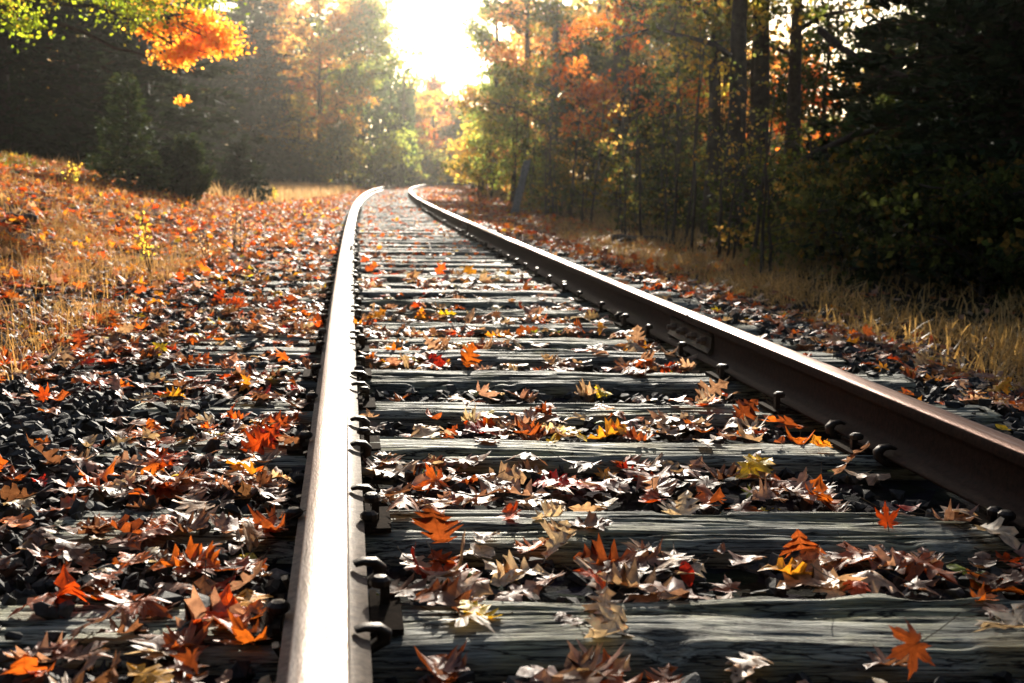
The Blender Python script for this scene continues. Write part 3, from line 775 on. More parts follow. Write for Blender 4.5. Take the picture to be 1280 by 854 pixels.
def build_leaf_arrays(rows, T, seed=0):
    n = len(rows); A = np.array([[r[0], r[1], r[2], r[3], r[4], r[5], r[6]] for r in rows])
    curl = (rng.normal(.4, .85, n), rng.normal(.15, .5, n), rng.normal(0, .6, n), rng.uniform(0, 6.28, n))
    W = leaf_geom(T, n, A[:, 3], A[:, 4], A[:, 5], A[:, 6], curl, A[:, :3])
    base = np.array([PAL[r[8]] for r in rows]) * rng.uniform(.6, 1.2, (n, 1)) * rng.uniform(.9, 1.1, (n, 3))
    V, F = T; rad = np.hypot(V[:, 0], V[:, 1])
    g = rng.uniform(-.5, .5, (n, 1)); e = 1 + g * (rad[None] * 1.2 - .3)
    c = base[:, None] * e[:, :, None]
    return W, F, np.clip(c, .004, .95)
def stuff_leaves(name, rows, tpls, mat, label):
    VV, FF, CC, UU, n0 = [], [], [], [], 0
    for kd in range(4):
        rs = [r for r in rows if r[7] == kd]
        if not rs: continue
        W, F, c = build_leaf_arrays(rs, tpls[kd]); nv = len(tpls[kd][0]); n = len(rs)
        VV.append(W.reshape(-1, 3)); CC.append(c.reshape(-1, 3)); UU.append(np.tile(tpls[kd][0][:, :2], (n, 1)))
        FF.append((F[None] + (np.arange(n) * nv)[:, None, None]).reshape(-1, 3) + n0); n0 += n * nv
    o = add(name, mesh_np(name, np.concatenate(VV), np.concatenate(FF), mat, col=np.concatenate(CC), uv=np.concatenate(UU), smooth=True))
    tag(o, label, 'leaves', kind='stuff'); return o
stuff_leaves('leaf_litter', near_mesh, TPL, M_LEAF, 'fallen oak and maple leaves scattered over the near track bed')
stuff_leaves('leaf_litter', far_mesh, FARL, M_LITTER, 'orange carpet of fallen leaves over the bank and the far track')

def petiole(m, size, rows):
    pass
def single_leaf(r, label, group, curl=None, colour=None, edge=None):
    T = TPL[r[7]]
    n = 1; A = np.array([r[:7]], dtype=float)
    cu = tuple(np.array([v]) for v in (curl if curl else (rng.normal(.4, .85), rng.normal(.15, .5), rng.normal(0, .6), rng.uniform(0, 6.28))))
    W = leaf_geom(T, 1, A[:, 3], A[:, 4], A[:, 5], A[:, 6], cu, np.zeros((1, 3)))[0]
    base = np.array(PAL[r[8]]) * rng.uniform(.8, 1.15)
    V, F = T; rad = np.hypot(V[:, 0], V[:, 1])
    c = base[None] * (1 + rng.uniform(-.5, .4) * (rad * 1.2 - .3))[:, None]
    if edge: c = c * (1 - np.clip(rad * 1.6 - .2, 0, 1))[:, None] + np.array(PAL[edge]) * np.clip(rad * 1.6 - .2, 0, 1)[:, None]
    me = mesh_np('leaf', W, F, M_LEAF, col=np.clip(c, .004, .95), uv=V[:, :2], smooth=True)
    name = ['oak_leaf', 'maple_leaf', 'oak_leaf', 'oval_leaf'][r[7]]
    o = add(name, me, None, (r[0], r[1], r[2]))
    tag(o, label, 'fallen leaf', group)
    # leaf stalk from the base vertex
    bi = int(np.argmin(V[:, 1] + 10 * np.abs(V[:, 0]))) if r[7] != 1 else 0
    b = W[bi]; mid = W[int(np.argmin(np.abs(V[:, 1] - .1) + 10 * np.abs(V[:, 0])))]
    d = b - mid; d /= np.linalg.norm(d) + 1e-6
    if r[7] == 1: b = W[0]
    L = r[3] * (.55 if r[7] == 1 else .22); t = np.linspace(0, 1, 5)[:, None]
    P = b + d * L * t * (1.0 if r[7] != 1 else 1.5) + np.array([0, 0, .25 * L]) * t ** 2
    m = MB(); m.tube(P, [.0013, .0010, .0009, .0009, .0014], 4)
    add('stalk', m.mesh('stalk', M_DEAD), o)
    return o
hero = [  # px, py, on tie, size, kind, colour, yaw, tilt, tdir, label, edge
    (268, 545, 0, .075, 1, 'yellow', .3, .35, .2, 'bright yellow maple leaf on dark gravel left of the bright rail', None),
    (192, 592, 0, .085, 1, 'orange', 2.6, .7, .3, 'orange maple leaf standing half upright in the gravel far from the bright rail', 'gold'),
    (325, 560, 0, .12, 0, 'fire', -.6, .9, .3, 'red-orange oak leaf tilted up between the yellow maple leaf and the bright rail', None),
    (55, 497, 0, .085, 1, 'fire', .5, .9, 0, 'glowing red-orange maple leaf standing up near the left edge of the picture', 'orange'),
    (55, 553, 0, .07, 1, 'orange', 1.9, .3, 0, 'flat orange leaf below the glowing one near the left edge', None),
    (235, 455, 0, .06, 1, 'orange', 1.2, .2, 0, 'small orange leaf beside a buried tie end left of the bright rail', None),
    (718, 541, 1, .035, 3, 'yellow', 1.5, .1, 0, 'small round yellow leaf at the back edge of the third tie', None),
    (690, 553, 1, .034, 3, 'yellow', 1.3, .2, 0, 'small curled yellow leaf lying on the third tie', None),
    (548, 685, 1, .13, 0, 'rust', 2.9, .85, 3.1, 'large rust red oak leaf hanging over the front of the second tie', None),
    (545, 650, 1, .07, 1, 'orange', .4, .5, .6, 'orange curled leaf on the left end of the second tie', None),
    (652, 720, 0, .11, 0, 'cream', 1.9, .25, .1, 'pale cream leaf with curled edge lying in front of the second tie', None),
    (808, 697, 0, .10, 1, 'pink', .1, .35, .1, 'pinkish brown maple leaf propped against the second tie', 'rust'),
    (1017, 730, 0, .13, 0, 'tan', 1.75, .25, .3, 'long tan oak leaf with toothed lobes on bare gravel before the bottom tie', None),
    (800, 738, 0, .15, 0, 'tan', 1.5, .2, 1.2, 'wide tan oak leaf bridging the gravel behind the bottom tie', None),
    (755, 766, 1, .085, 0, 'tan', 3.0, .35, 0, 'pale tan oak leaf draped over the back edge of the bottom tie', None),
    (560, 770, 0, .12, 0, 'brown', 1.3, .4, 1, 'brown curled oak leaf behind the left end of the bottom tie', 'orange'),
    (1108, 658, 1, .075, 1, 'fire', .1, .9, .1, 'upright red-orange leaf standing on the right part of the second tie', None),
    (1137, 835, 1, .1, 1, 'rust', 2.4, 1.0, .5, 'dark rust leaf standing on end before the bottom tie at right', None),
    (1200, 755, 0, .07, 3, 'gold', 1.4, .2, 0, 'golden yellow leaf resting against the back of the bottom tie at right', None),
    (1200, 710, 0, .05, 3, 'lime', .9, .3, 0, 'pale green pointed leaf between the two nearest ties at right', None),
    (756, 596, 0, .075, 1, 'gold', -.2, .6, .4, 'golden orange maple leaf propped up between second and third tie', 'orange'),
    (812, 603, 0, .14, 0, 'pink', -1.9, .3, .5, 'large pinkish oak leaf beside the golden one behind the second tie', None),
    (545, 608, 0, .10, 1, 'orange', .7, .5, .3, 'orange red maple leaf cluster behind the left end of the second tie', 'red'),
    (625, 606, 0, .12, 0, 'tan', -1.2, .4, .5, 'tan oak leaf leaning on gravel left of the middle behind the second tie', None),
    (655, 524, 0, .10, 0, 'pink', -1.1, .2, .2, 'pale pink oak leaf in front of the fourth tie', None),
    (600, 529, 0, .09, 0, 'fire', 1.5, .5, 0, 'bright red-orange folded leaf in front of the fourth tie', None),
    (492, 443, 0, .09, 1, 'orange', .1, 1.1, .1, 'glowing orange leaf standing beside the bright rail', 'gold'),
    (447, 411, 0, .09, 1, 'gold', .5, 1.1, .1, 'golden orange leaf leaning against the foot of the bright rail', 'orange'),
    (830, 523, 0, .12, 1, 'pink', 2.4, .3, .4, 'pinkish maple leaf with a stalk in front of the fourth tie at right', None),
    (858, 722, 0, .05, 3, 'red', .3, 1., .1, 'small bright red leaf standing in the gravel behind the bottom tie', None),
    (1043, 586, 0, .034, 3, 'lime', 1.3, .2, 0, 'small pale green leaf at the right end in front of the third tie', None),
    (1104, 461, 0, .07, 1, 'gold', .3, .6, 0, 'golden orange leaf on dark gravel beyond the rusty rail', None),
    (1254, 533, 0, .05, 3, 'yellow', .8, .3, 0, 'small bright yellow leaf just beyond the rusty rail near the right edge', None),
    (265, 782, 0, .13, 0, 'pink', 2.2, .4, .3, 'large pinkish brown oak leaf in the gravel near the bottom left', None)]
for h in hero:
    px_, py_, on, sz, kd, c, yw, tl, td, lab, ed = h
    z0 = .006 if on else -.03
    x, y = ray(px_, py_, z0)
    if not on: z0 = tz(x, y) + .03; x, y = ray(px_, py_, z0 + .01)
    single_leaf((x, y, z0, sz * 1.1, yw, tl, td, kd, c), lab, None, edge=ed)
# the nearest scattered leaves, each its own object with a label from what it is and where it lies
def place_words(s, u, tie):
    t = s + SKEW * u; k = int(np.searchsorted(TIE_S, t))
    def tn(i): return 'the bottom tie' if i <= 2 else 'the %s tie' % ordinal(i - 1)
    if u < -G / 2:
        side = 'just left of bright rail' if u > -1.25 else ('left of bright rail' if u > -1.9 else 'far left of bright rail')
        return '%s by %s' % (side, tn(min(max(k, 2), len(TIE_S) - 1)))
    if u > G / 2: return 'beyond rusty rail by %s' % tn(max(k, 2))
    lat = 'left' if u < -.3 else ('right' if u > .3 else 'middle')
    if tie:
        i = int(np.abs(TIE_S - t).argmin()); return 'on the %s of %s' % (lat, tn(i)) if i > 1 else 'on the %s of the dark tie' % lat
    return 'on gravel behind %s, %s' % (tn(max(k - 1, 2)), lat) if k > 2 else 'before the bottom tie, %s' % lat
POSE = lambda t, sz: ('large ' if sz > .112 else ('small ' if sz < .08 else '')) + ('upright ' if t > .6 else ('tilted ' if t > .3 else 'flat '))
labs = {}
for r in near_obj:
    lab = POSE(r[5], r[3]) + CNAME[r[8]] + ' ' + KN_[r[7]] + ' leaf ' + place_words(r[9], r[10], r[11])
    labs.setdefault(lab, []).append(r)
for lab, rs in labs.items():
    rs.sort(key=lambda q: q[0])
    for q, r in enumerate(rs):
        if len(rs) == 1: l2 = lab
        else:
            w = lab.split(' leaf ', 1)
            pre = ['leftmost ', 'rightmost '] if len(rs) == 2 else (['leftmost ', 'middle ', 'rightmost '] if len(rs) == 3 else [ordinal(z + 1) + ' ' for z in range(len(rs))])
            l2 = pre[q] + lab
        if len(l2.split()) > 16: l2 = l2.replace(' leaf ', ' ', 1)
        if len(l2.split()) > 16: l2 = l2.replace('the ', '')
        single_leaf(r, l2, 'fallen leaves lying on the near track bed')

# ------------------------------------------------------------------ grass
def blades(name, n, s0, s1, u0, u1, h, w, c0, c1, label, bend=.5, dens=None, keep=None):
    s = rng.uniform(s0, s1, n); u = rng.uniform(u0, u1, n); x, y = pos(s, u)
    k = (np.abs(x) < .5 * np.maximum(y, 0) + 1.0)
    if dens is not None: k &= rng.random(n) < dens(s, u, x, y)
    s, u, x, y = s[k], u[k], x[k], y[k]; n = len(s); z = terrain_su(s, u, x, y) - .01
    hh = h * rng.uniform(.45, 1.15, n) * (.7 + .6 * fbm(x * 1.1, y * 1.1, 31)); az = rng.uniform(0, 6.28, n); b = np.abs(rng.normal(0, bend, n))
    fa = rng.uniform(0, 6.28, n); ww = w * rng.uniform(.6, 1.4, n)
    ts = np.array([0, .4, .75, 1.]); wt = np.array([1, .8, .5, 0.])
    P = []
    for t, q in zip(ts, wt):
        cx = x + np.cos(az) * hh * b * t * t; cy = y + np.sin(az) * hh * b * t * t; cz = z + hh * (t - .35 * np.minimum(b, 1.3) * t * t)
        P.append(np.stack([cx - np.cos(fa) * ww * q / 2, cy - np.sin(fa) * ww * q / 2, cz], -1))
        if q > 0: P.append(np.stack([cx + np.cos(fa) * ww * q / 2, cy + np.sin(fa) * ww * q / 2, cz], -1))
    V = np.stack(P, 1); base = (np.arange(n) * 7)[:, None]
    Q = np.concatenate([base + [0, 1, 3, 2], base + [2, 3, 5, 4]]); T = base + [4, 5, 6]
    t = rng.random((n, 1)); col = np.array(c0) * t + np.array(c1) * (1 - t); col = col * rng.uniform(.7, 1.2, (n, 1))
    o = add(name, mesh_np(name, V.reshape(-1, 3), [Q, T], M_GRASS, col=np.repeat(col, 7, 0)))
    tag(o, label, 'grass', kind='stuff'); return o
blades('dry_grass', 64000, 3.5, 24, 2.45, 6.2, .21, .013, (.62, .45, .2), (.36, .24, .09), 'tan dry grass along the foot of the right bank',
       1.15, lambda s, u, x, y: np.clip((u - 2.4) * 2.2, 0, 1) * np.clip((6.2 - u) / 1.5, .0, 1) * np.clip(fbm(x * .9, y * .9, 8) * 3.4 - 1.1, .06, 1) * np.clip(1.5 - s / 14, .3, 1))
blades('dry_grass', 9000, 24, 60, 4.2, 8, .35, .02, (.46, .34, .16), (.3, .22, .1), 'straw grass beside the far right side of the curve', .6)
blades('dry_grass', 80000, 22, 60, -20, -1.6, .42, .02, (.72, .56, .36), (.5, .36, .2), 'pale dry grass strip before the left woods', .5,
       lambda s, u, x, y: np.clip((-u - 1.7 - np.maximum(0, 40 - s) * .13) / 1.0, 0, 1) * np.clip((s - 23) / 5, 0, 1))
blades('dry_grass', 11000, 4.2, 12, -3.6, -1.9, .20, .005, (.5, .34, .16), (.33, .2, .08), 'thin dry grass poking through the leaves left of the track', .6,
       lambda s, u, x, y: np.clip(fbm(x * 1.3, y * 1.3, 14) * 3 - 1.2, 0, 1))
blades('dry_grass', 16000, 8, 26, -8.5, -3, .2, .008, (.46, .3, .12), (.3, .18, .07), 'sparse dry grass on the left bank', .6,
       lambda s, u, x, y: np.clip(fbm(x * .7, y * .7, 18) * 3 - 1.1, 0, 1))
blades('moss_grass', 9000, 12, 24, -9, -5.4, .14, .012, (.14, .2, .02), (.2, .22, .03), 'green tuft of grass on top of the left bank', .5,
       lambda s, u, x, y: np.clip(fbm(x * .8, y * .8, 40) * 6 - 2.8, 0, 1) * (u < -5.6))
blades('undergrowth', 26000, 6, 34, 5.2, 12, .5, .02, (.06, .08, .03), (.12, .09, .04), 'dark weeds under the right hand trees', .7)

# ------------------------------------------------------------------ trees
def curve_pts(a, b, n, sag=0., wob=.06, up=0.):
    a, b = np.array(a, float), np.array(b, float); t = np.linspace(0, 1, n)[:, None]
    P = a + (b - a) * t; L = np.linalg.norm(b - a)
    P[1:-1] += rng.normal(0, wob * L / n ** .5, (n - 2, 3)) * .6
    P[:, 2] += (up * np.sin(t[:, 0] * np.pi) - sag * t[:, 0] ** 2) * L
    return P
def foliage(centres, sig, n, size, pal, flat=.75, stretch=1.):
    """n leaves in clumps; each leaf is a folded four-cornered blade"""
    centres = np.array(centres); m = len(centres); ci = rng.integers(0, m, n)
    sg = sig * rng.uniform(.6, 1.3, m)
    P = centres[ci] + rng.normal(size=(n, 3)) * sg[ci][:, None] * [1, 1, flat]
    Rm = rand_rot(n); sz = size * rng.uniform(.6, 1.3, n)
    T = np.array([(0, -.5, 0), (.36 * stretch, 0, .1), (0, .5, 0), (-.36 * stretch, 0, .1)])
    V = np.einsum('nij,vj->nvi', Rm, T) * sz[:, None, None] + P[:, None]
    ks = pal; cc = np.array([c for c, w in ks]); w = np.array([w for c, w in ks]); w = w / w.sum()
    cl = rng.choice(len(ks), m, p=w)
    own = rng.choice(len(ks), n, p=w); use = np.where(rng.random(n) < .7, cl[ci], own)
    col = cc[use] * rng.uniform(.6, 1.35, (n, 1))
    b = (np.arange(n) * 4)[:, None]
    F = np.concatenate([b + [0, 1, 2], b + [0, 2, 3]])
    return V.reshape(-1, 3), F, np.repeat(col, 4, 0)
def broadleaf(px, D, h, r, base, n, size, pal, label, tr=.16, lean=0., group=None, name='broadleaf_tree', sig=.5, limbs=20, loc=None, fol=M_FOL, shift=(0, 0)):
    x, y = loc if loc else at(px, D); z0 = tz(x, y) - .05
    root = empty(name, (x, y, z0)); tag(root, label, 'tree', group)
    m = MB(); top = np.array([lean * h, rng.uniform(-.3, .3), h * .93])
    T = curve_pts((0, 0, 0), top, 9, wob=.02); rad = np.linspace(tr, tr * .18, 9); rad[0] *= 1.35
    m.tube(T, rad, 8); cen = []
    for q in range(limbs):
        t = rng.uniform(base / h, .92); k = t * 8; i = int(k); p0 = T[i] + (T[min(i + 1, 8)] - T[i]) * (k - i)
        rel = (t - base / h) / (1 - base / h); rr = r * math.sqrt(max(.08, 1 - (rel * 1.15 - .32) ** 2)) * rng.uniform(.55, 1.1)
        a = q * 2.4 + rng.uniform(-.4, .4)
        e = p0 + np.array([math.cos(a) * rr + shift[0] * rr, math.sin(a) * rr + shift[1] * rr, rr * rng.uniform(.0, .5)])
        P = curve_pts(p0, e, 6, wob=.07, up=.06); m.tube(P, np.linspace(tr * .38 * (1 - t * .6), .012, 6), 5, cap=False)
        for w in (.45, .62, .8, 1.): cen.append(P[min(5, int(w * 5))] + rng.normal(0, .1, 3))
        for w in range(3):
            p1 = P[2 + w]; e1 = p1 + rng.normal(0, .38 * rr, 3) * [1, 1, .6]
            P1 = curve_pts(p1, e1, 4, wob=.08); m.tube(P1, np.linspace(.02, .006, 4) * (tr / .16), 4, cap=False); cen += [P1[-1], P1[2]]
    cen.append(T[-1]); add('trunk', m.mesh('trunk', M_BARK, True), root)
    V, F, c = foliage(cen, sig * .55, int(n * .85), size, pal, .6); add('crown', mesh_np('crown', V, F, fol, col=c), root)
    return root
def conifer(px, D, h, r, n, pal, label, group=None, name='evergreen_tree', droop=.25, tr=.12, size=.16, base=.04, loc=None):
    x, y = loc if loc else at(px, D); z0 = tz(x, y) - .05
    root = empty(name, (x, y, z0)); tag(root, label, 'tree' if h > 2.6 else 'shrub', group)
    m = MB(); T = curve_pts((0, 0, 0), (rng.uniform(-.1, .1), 0, h), 7, wob=.008); m.tube(T, np.linspace(tr, .01, 7), 6)
    nb = int(26 + h * 9); Pp, Dd = [], []
    for q in range(nb):
        t = base + (1 - base) * (q / nb) ** 1.05; L = r * (1 - t) ** .75 * rng.uniform(.6, 1.15) + .12; a = q * 2.399 + rng.uniform(-.3, .3)
        p0 = np.array([0, 0, t * h]); d = np.array([math.cos(a), math.sin(a), .25 - droop * (1 - t)])
        P = curve_pts(p0, p0 + d * L, 5, sag=.12, wob=.03); m.tube(P, np.linspace(.022 * (1.2 - t), .005, 5), 4, cap=False)
        k = max(4, int(n * L / (nb * r * .55))); tt = rng.uniform(.12, 1.02, k); ii_ = np.clip((tt * 4).astype(int), 0, 3); f_ = (tt * 4 - ii_)[:, None]
        B = P[ii_] * (1 - f_) + P[ii_ + 1] * f_; side = np.array([-d[1], d[0], 0]); sgn = rng.choice([-1, 1], k)
        wd = (.34 * L * (1.05 - tt) + .05)
        off = side[None] * (sgn * rng.uniform(0, 1, k) * wd)[:, None] + d[None] * .2 * wd[:, None]; off[:, 2] += rng.normal(-.02, .05, k) - .15 * np.abs(off[:, 0] + off[:, 1]) * rng.random(k)
        Pp.append(B + off); dd = side[None] * (sgn * .9)[:, None] + d[None] * rng.uniform(.4, 1.3, (k, 1)) + rng.normal(0, .35, (k, 3)); Dd.append(dd)
    P = np.concatenate(Pp); Dv = np.concatenate(Dd); Dv /= np.linalg.norm(Dv, axis=1)[:, None]; n_ = len(P)
    up = rng.normal(size=(n_, 3)); A = np.cross(Dv, up); A /= np.linalg.norm(A, axis=1)[:, None]
    sz = size * rng.uniform(.6, 1.3, n_)[:, None]
    V = np.stack([P - Dv * sz * .4 - A * sz * .10, P - Dv * sz * .4 + A * sz * .10, P + Dv * sz * .25 + A * sz * .16, P + Dv * sz * .7, P + Dv * sz * .25 - A * sz * .16], 1)
    b = (np.arange(n_) * 5)[:, None]
    cc = np.array([c for c, w in pal]); w = np.array([w for c, w in pal]); col = cc[rng.choice(len(pal), n_, p=w / w.sum())] * rng.uniform(.6, 1.3, (n_, 1))
    add('trunk', m.mesh('trunk', M_BARK, True), root)
    add('crown', mesh_np('crown', V.reshape(-1, 3), b + [0, 1, 2, 3, 4], M_NEEDLE, col=np.repeat(col, 5, 0)), root)
    return root
EVY = [((.06, .11, .04), 3), ((.09, .14, .06), 2), ((.12, .15, .05), 1)]
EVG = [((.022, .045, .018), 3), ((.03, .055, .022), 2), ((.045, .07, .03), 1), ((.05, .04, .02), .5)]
GRN = [((.2, .31, .08), 3), ((.3, .39, .1), 2), ((.42, .42, .1), 1)]
GOLD = [((.66, .46, .15), 3), ((.72, .5, .14), 2), ((.45, .42, .15), 2), ((.6, .3, .08), 1)]
ORG = [((.5, .17, .03), 3), ((.6, .24, .04), 2), ((.4, .1, .02), 2), ((.45, .3, .05), 1)]
YEL = [((.6, .5, .09), 3), ((.4, .42, .09), 2), ((.62, .42, .08), 1)]
OLV = [((.13, .16, .05), 3), ((.23, .22, .05), 2), ((.34, .23, .05), 1), ((.08, .12, .03), 2)]
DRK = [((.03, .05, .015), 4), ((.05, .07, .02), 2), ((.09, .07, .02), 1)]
PNK = [((.7, .34, .15), 3), ((.66, .44, .17), 2), ((.45, .4, .13), 1)]

# left side
conifer(10, 25, 13, 3.2, 15000, EVG, 'tallest black-green cedar at the left edge behind the bank', tr=.22, size=.24)
conifer(100, 27, 12, 3.0, 13000, EVG, 'dark cedar second from the left edge behind the bank', tr=.2, size=.24)
conifer(185, 31, 13, 3.0, 13000, EVG, 'dark cedar behind the thin sapling left of centre', tr=.2, size=.24)
conifer(252, 56, 10.8, 3.8, 12000, EVG, 'dark cedar rising behind the orange maple branches', tr=.2, size=.24)
conifer(318, 62, 11.4, 4.3, 15000, EVG, 'tall pyramid-shaped cedar beside the pale autumn trees', tr=.2, size=.25)
conifer(60, 38, 15, 3.6, 12000, EVG, 'dark evergreen in the second row at the left edge', tr=.25, size=.3)
conifer(150, 44, 15, 3.6, 12000, EVG, 'dark evergreen in the second row behind the left cedars', tr=.25, size=.3)
conifer(215, 60, 13, 3.6, 12000, EVG, 'dark evergreen in the second row behind the maple branches', tr=.25, size=.3)
conifer(345, 74, 11.5, 3.4, 11000, EVG, 'dark evergreen behind the pyramid-shaped cedar', tr=.25, size=.3)
conifer(163, 19.5, 1.9, .62, 3800, EVY, 'thin young cedar sapling dotted with orange leaves', tr=.03, size=.09, name='cedar_sapling')
conifer(237, 21, 1.2, .42, 4200, EVY, 'low bushy cedar shrub at the edge of the left woods', tr=.04, size=.09, name='cedar_shrub', droop=-.9)
conifer(205, 20.5, .9, .45, 2000, EVG, 'small dark cedar seedling left of the bushy shrub', tr=.03, size=.09, name='cedar_shrub', droop=-.4)
conifer(300, 30, 1.6, .8, 3200, EVG, 'young cedar at the foot of the pyramid-shaped cedar', tr=.04, size=.12, name='cedar_shrub')
# sunlit maple whose low limbs come in from the left
def maple_limb_tree():
    x, y = at(-120, 15); z0 = tz(x, y) - .05; root = empty('maple_tree', (x, y, z0))
    tag(root, 'maple reaching in from the left with green and glowing orange leaves', 'tree')
    m = MB(); T = curve_pts((0, 0, 0), (.3, .2, 9), 9, wob=.02); m.tube(T, np.linspace(.26, .06, 9), 8)
    gc, oc, og = [], [], []
    def P3(px, py, D): return np.array([(px - 640) / FPX * D - x, D - y, H_CAM + (221 - py) / FPX * D - z0])
    for (px_, py_, D, st) in ((290, 40, 15, 2.6), (265, 75, 14.6, 2.4), (230, 95, 14.8, 2.1), (270, 5, 15.5, 2.9), (200, 15, 14.3, 2.7), (130, -10, 14.2, 2.9), (60, 20, 14, 2.5), (30, 45, 14, 2.2), (0, -20, 14, 3.)):
        e = P3(px_, py_, D); p0 = np.array([0.05, 0, st]); P = curve_pts(p0, e, 10, wob=.04, up=.03); m.tube(P, np.linspace(.06, .01, 10), 5, cap=False)
    for (px_, py_) in ((215, 45), (235, 62), (255, 60), (275, 62), (282, 55), (245, 30), (268, 35), (225, 80), (240, 72), (258, 72), (210, 20), (228, 82), (262, 50), (196, 52), (284, 70), (282, 50)):
        oc.append(P3(px_, py_, 14.8 + rng.uniform(-.4, .4)))
    for (px_, py_) in ((232, 133), (240, 138)): oc.append(P3(px_, py_, 14.8))
    for (px_, py_) in ((125, 12), (150, 8), (170, 22), (190, 10), (200, 25), (215, 2), (240, 0), (262, 8), (285, 4), (180, 30), (160, -8), (205, -12), (250, -15), (45, 42), (38, 36), (20, 10), (60, -5), (90, -10), (0, 20), (120, -20), (20, -20), (275, -15)):
        gc.append(P3(px_, py_, 14.7 + rng.uniform(-.5, .5)))
    hub = P3(215, 30, 14.8)
    for c_ in oc[:-2]: m.tube(curve_pts(hub, c_ + rng.normal(0, .04, 3), 6, wob=.06), np.linspace(.018, .004, 6), 4, cap=False)
    m.tube(curve_pts(P3(225, 60, 14.8), P3(236, 138, 14.8), 7, wob=.05), np.linspace(.012, .004, 7), 4, cap=False)
    for c_ in gc: m.tube(curve_pts(P3(150, -25, 14.6), c_, 7, wob=.05), np.linspace(.016, .004, 7), 4, cap=False)
    add('trunk', m.mesh('trunk', M_BARK, True), root)
    OP = [((.85, .5, .07), 3), ((.8, .34, .04), 2), ((.88, .55, .1), 2)]
    V, F, c = foliage(oc[:-2], .13, 3300, .06, OP, .45); V2, F2_, c2 = foliage(oc[-2:-1], .05, 45, .06, OP); F = np.concatenate([F, F2_ + len(V)]); V = np.concatenate([V, V2]); c = np.concatenate([c, c2]); a = add('orange_foliage', mesh_np('crown', V, F, M_FOL, col=c), root)
    a['label'] = 'glowing orange leaves at the branch ends'
    V, F, c = foliage(gc, .16, 3400, .06, [((.3, .42, .03), 3), ((.16, .27, .02), 3), ((.5, .42, .04), 1)]); a = add('green_foliage', mesh_np('crown', V, F, M_FOL, col=c), root)
    a['label'] = 'yellow-green sunlit leaves along the top edge'
    up = [np.array([rng.uniform(-2.5, 3), rng.uniform(-1, 3.), rng.uniform(4.2, 8.5)]) for _ in range(60)]
    V, F, c = foliage(up, .5, 7000, .11, DRK); add('crown', mesh_np('crown', V, F, M_FOL, col=c), root)
maple_limb_tree()
broadleaf(402, 66, 11.8, 3.6, 1.5, 13500, .18, GOLD, 'pale gold-brown tree between the pyramid cedar and the green giant', sig=.45, limbs=24)
broadleaf(360, 71, 13, 3.2, 3, 10000, .22, PNK, 'pinkish autumn tree showing above the pyramid-shaped cedar', sig=.5)
broadleaf(452, 68, 12.6, 2.9, .6, 19000, .19, GRN, 'tall rounded green tree at the left side of the sky gap', sig=.55, limbs=30, tr=.25)
broadleaf(375, 61, 5.4, .9, 1.5, 2200, .13, YEL, 'small bright yellow tree at the foot of the gold-brown tree', tr=.07, sig=.3)
broadleaf(425, 60, 3.6, 1.5, .5, 5000, .14, OLV, 'low olive bush before the tall rounded green tree', tr=.08, sig=.35, name='woodland_bush')
broadleaf(385, 62, 2.6, 1.4, .4, 4000, .13, DRK, 'low dark bush at the left field edge', tr=.07, sig=.35, name='woodland_bush')
# far end of the corridor
broadleaf(512, 92, 8.6, 2.3, .8, 9000, .26, YEL, 'yellow-green tree at the left of the far curve', sig=.55)
broadleaf(541, 104, 10.2, 2.6, .8, 10000, .28, ORG, 'hazy orange tree at the end of the track corridor', sig=.6)
broadleaf(560, 118, 8.6, 2.6, .8, 9000, .3, GOLD, 'hazy golden tree behind the orange one at the far curve', sig=.6)
broadleaf(575, 98, 6.6, 1.9, .5, 8000, .26, OLV, 'olive tree right of the orange one at the far curve', sig=.5)
broadleaf(590, 82, 5.6, 1.6, .5, 7000, .22, YEL, 'low yellow tree where the track disappears', sig=.45)
broadleaf(530, 84, 3.2, 1.7, .3, 4500, .22, OLV, 'low olive bush under the hazy orange tree', sig=.4, tr=.08, name='woodland_bush')
broadleaf(488, 78, 3.4, 1.8, .3, 5000, .2, GRN, 'low green bush left of the far curve', sig=.4, tr=.08, name='woodland_bush')
# right side
broadleaf(618, 52, 11.5, 1.7, 1.0, 8500, .17, GRN, 'sparse pale green tree at the right side of the sky gap', sig=.42, limbs=24)
broadleaf(655, 44, 10.5, 2.0, 1.4, 9500, .16, PNK, 'hazy pink-orange tree above the leaning post', sig=.42, limbs=24)
broadleaf(600, 66, 7, 1.5, .5, 6500, .2, YEL, 'yellow-green tree low beside the far curve', sig=.45)
broadleaf(690, 36, 10.5, 2.1, 1.0, 11000, .14, OLV, 'olive green tree right behind the leaning post', sig=.42, limbs=24)
broadleaf(640, 37, 4.4, 1.3, .5, 5500, .12, GRN, 'short green tree behind the leaning post', sig=.35, tr=.07)
broadleaf(775, 29, 8.5, 2.1, 2.0, 13000, .12, ORG, 'orange maple on the right with hanging branches', sig=.36, limbs=24, name='maple_tree')
broadleaf(740, 33, 5.0, 1.6, .3, 9000, .12, DRK, 'dark green thicket tree under the orange maple', sig=.4, tr=.08)
broadleaf(842, 27, 5.2, 1.7, .3, 8000, .11, DRK, 'dark thicket tree left of the thick trunks', sig=.4, tr=.08)
broadleaf(912, 16.5, 9, 1.9, 2.6, 9000, .10, OLV, 'thick-trunked oak with yellow-olive crown on the right', sig=.34, limbs=26, tr=.16, name='oak_tree')
broadleaf(940, 18.5, 9, 1.7, 2.7, 5500, .1, YEL, 'second dark trunked oak behind the thick-trunked one', sig=.34, limbs=20, tr=.2, name='oak_tree')
broadleaf(885, 19, 8, 1.3, 3.0, 3500, .1, OLV, 'slimmer dark trunk left of the thick-trunked oak', sig=.34, limbs=16, tr=.13, name='oak_tree')
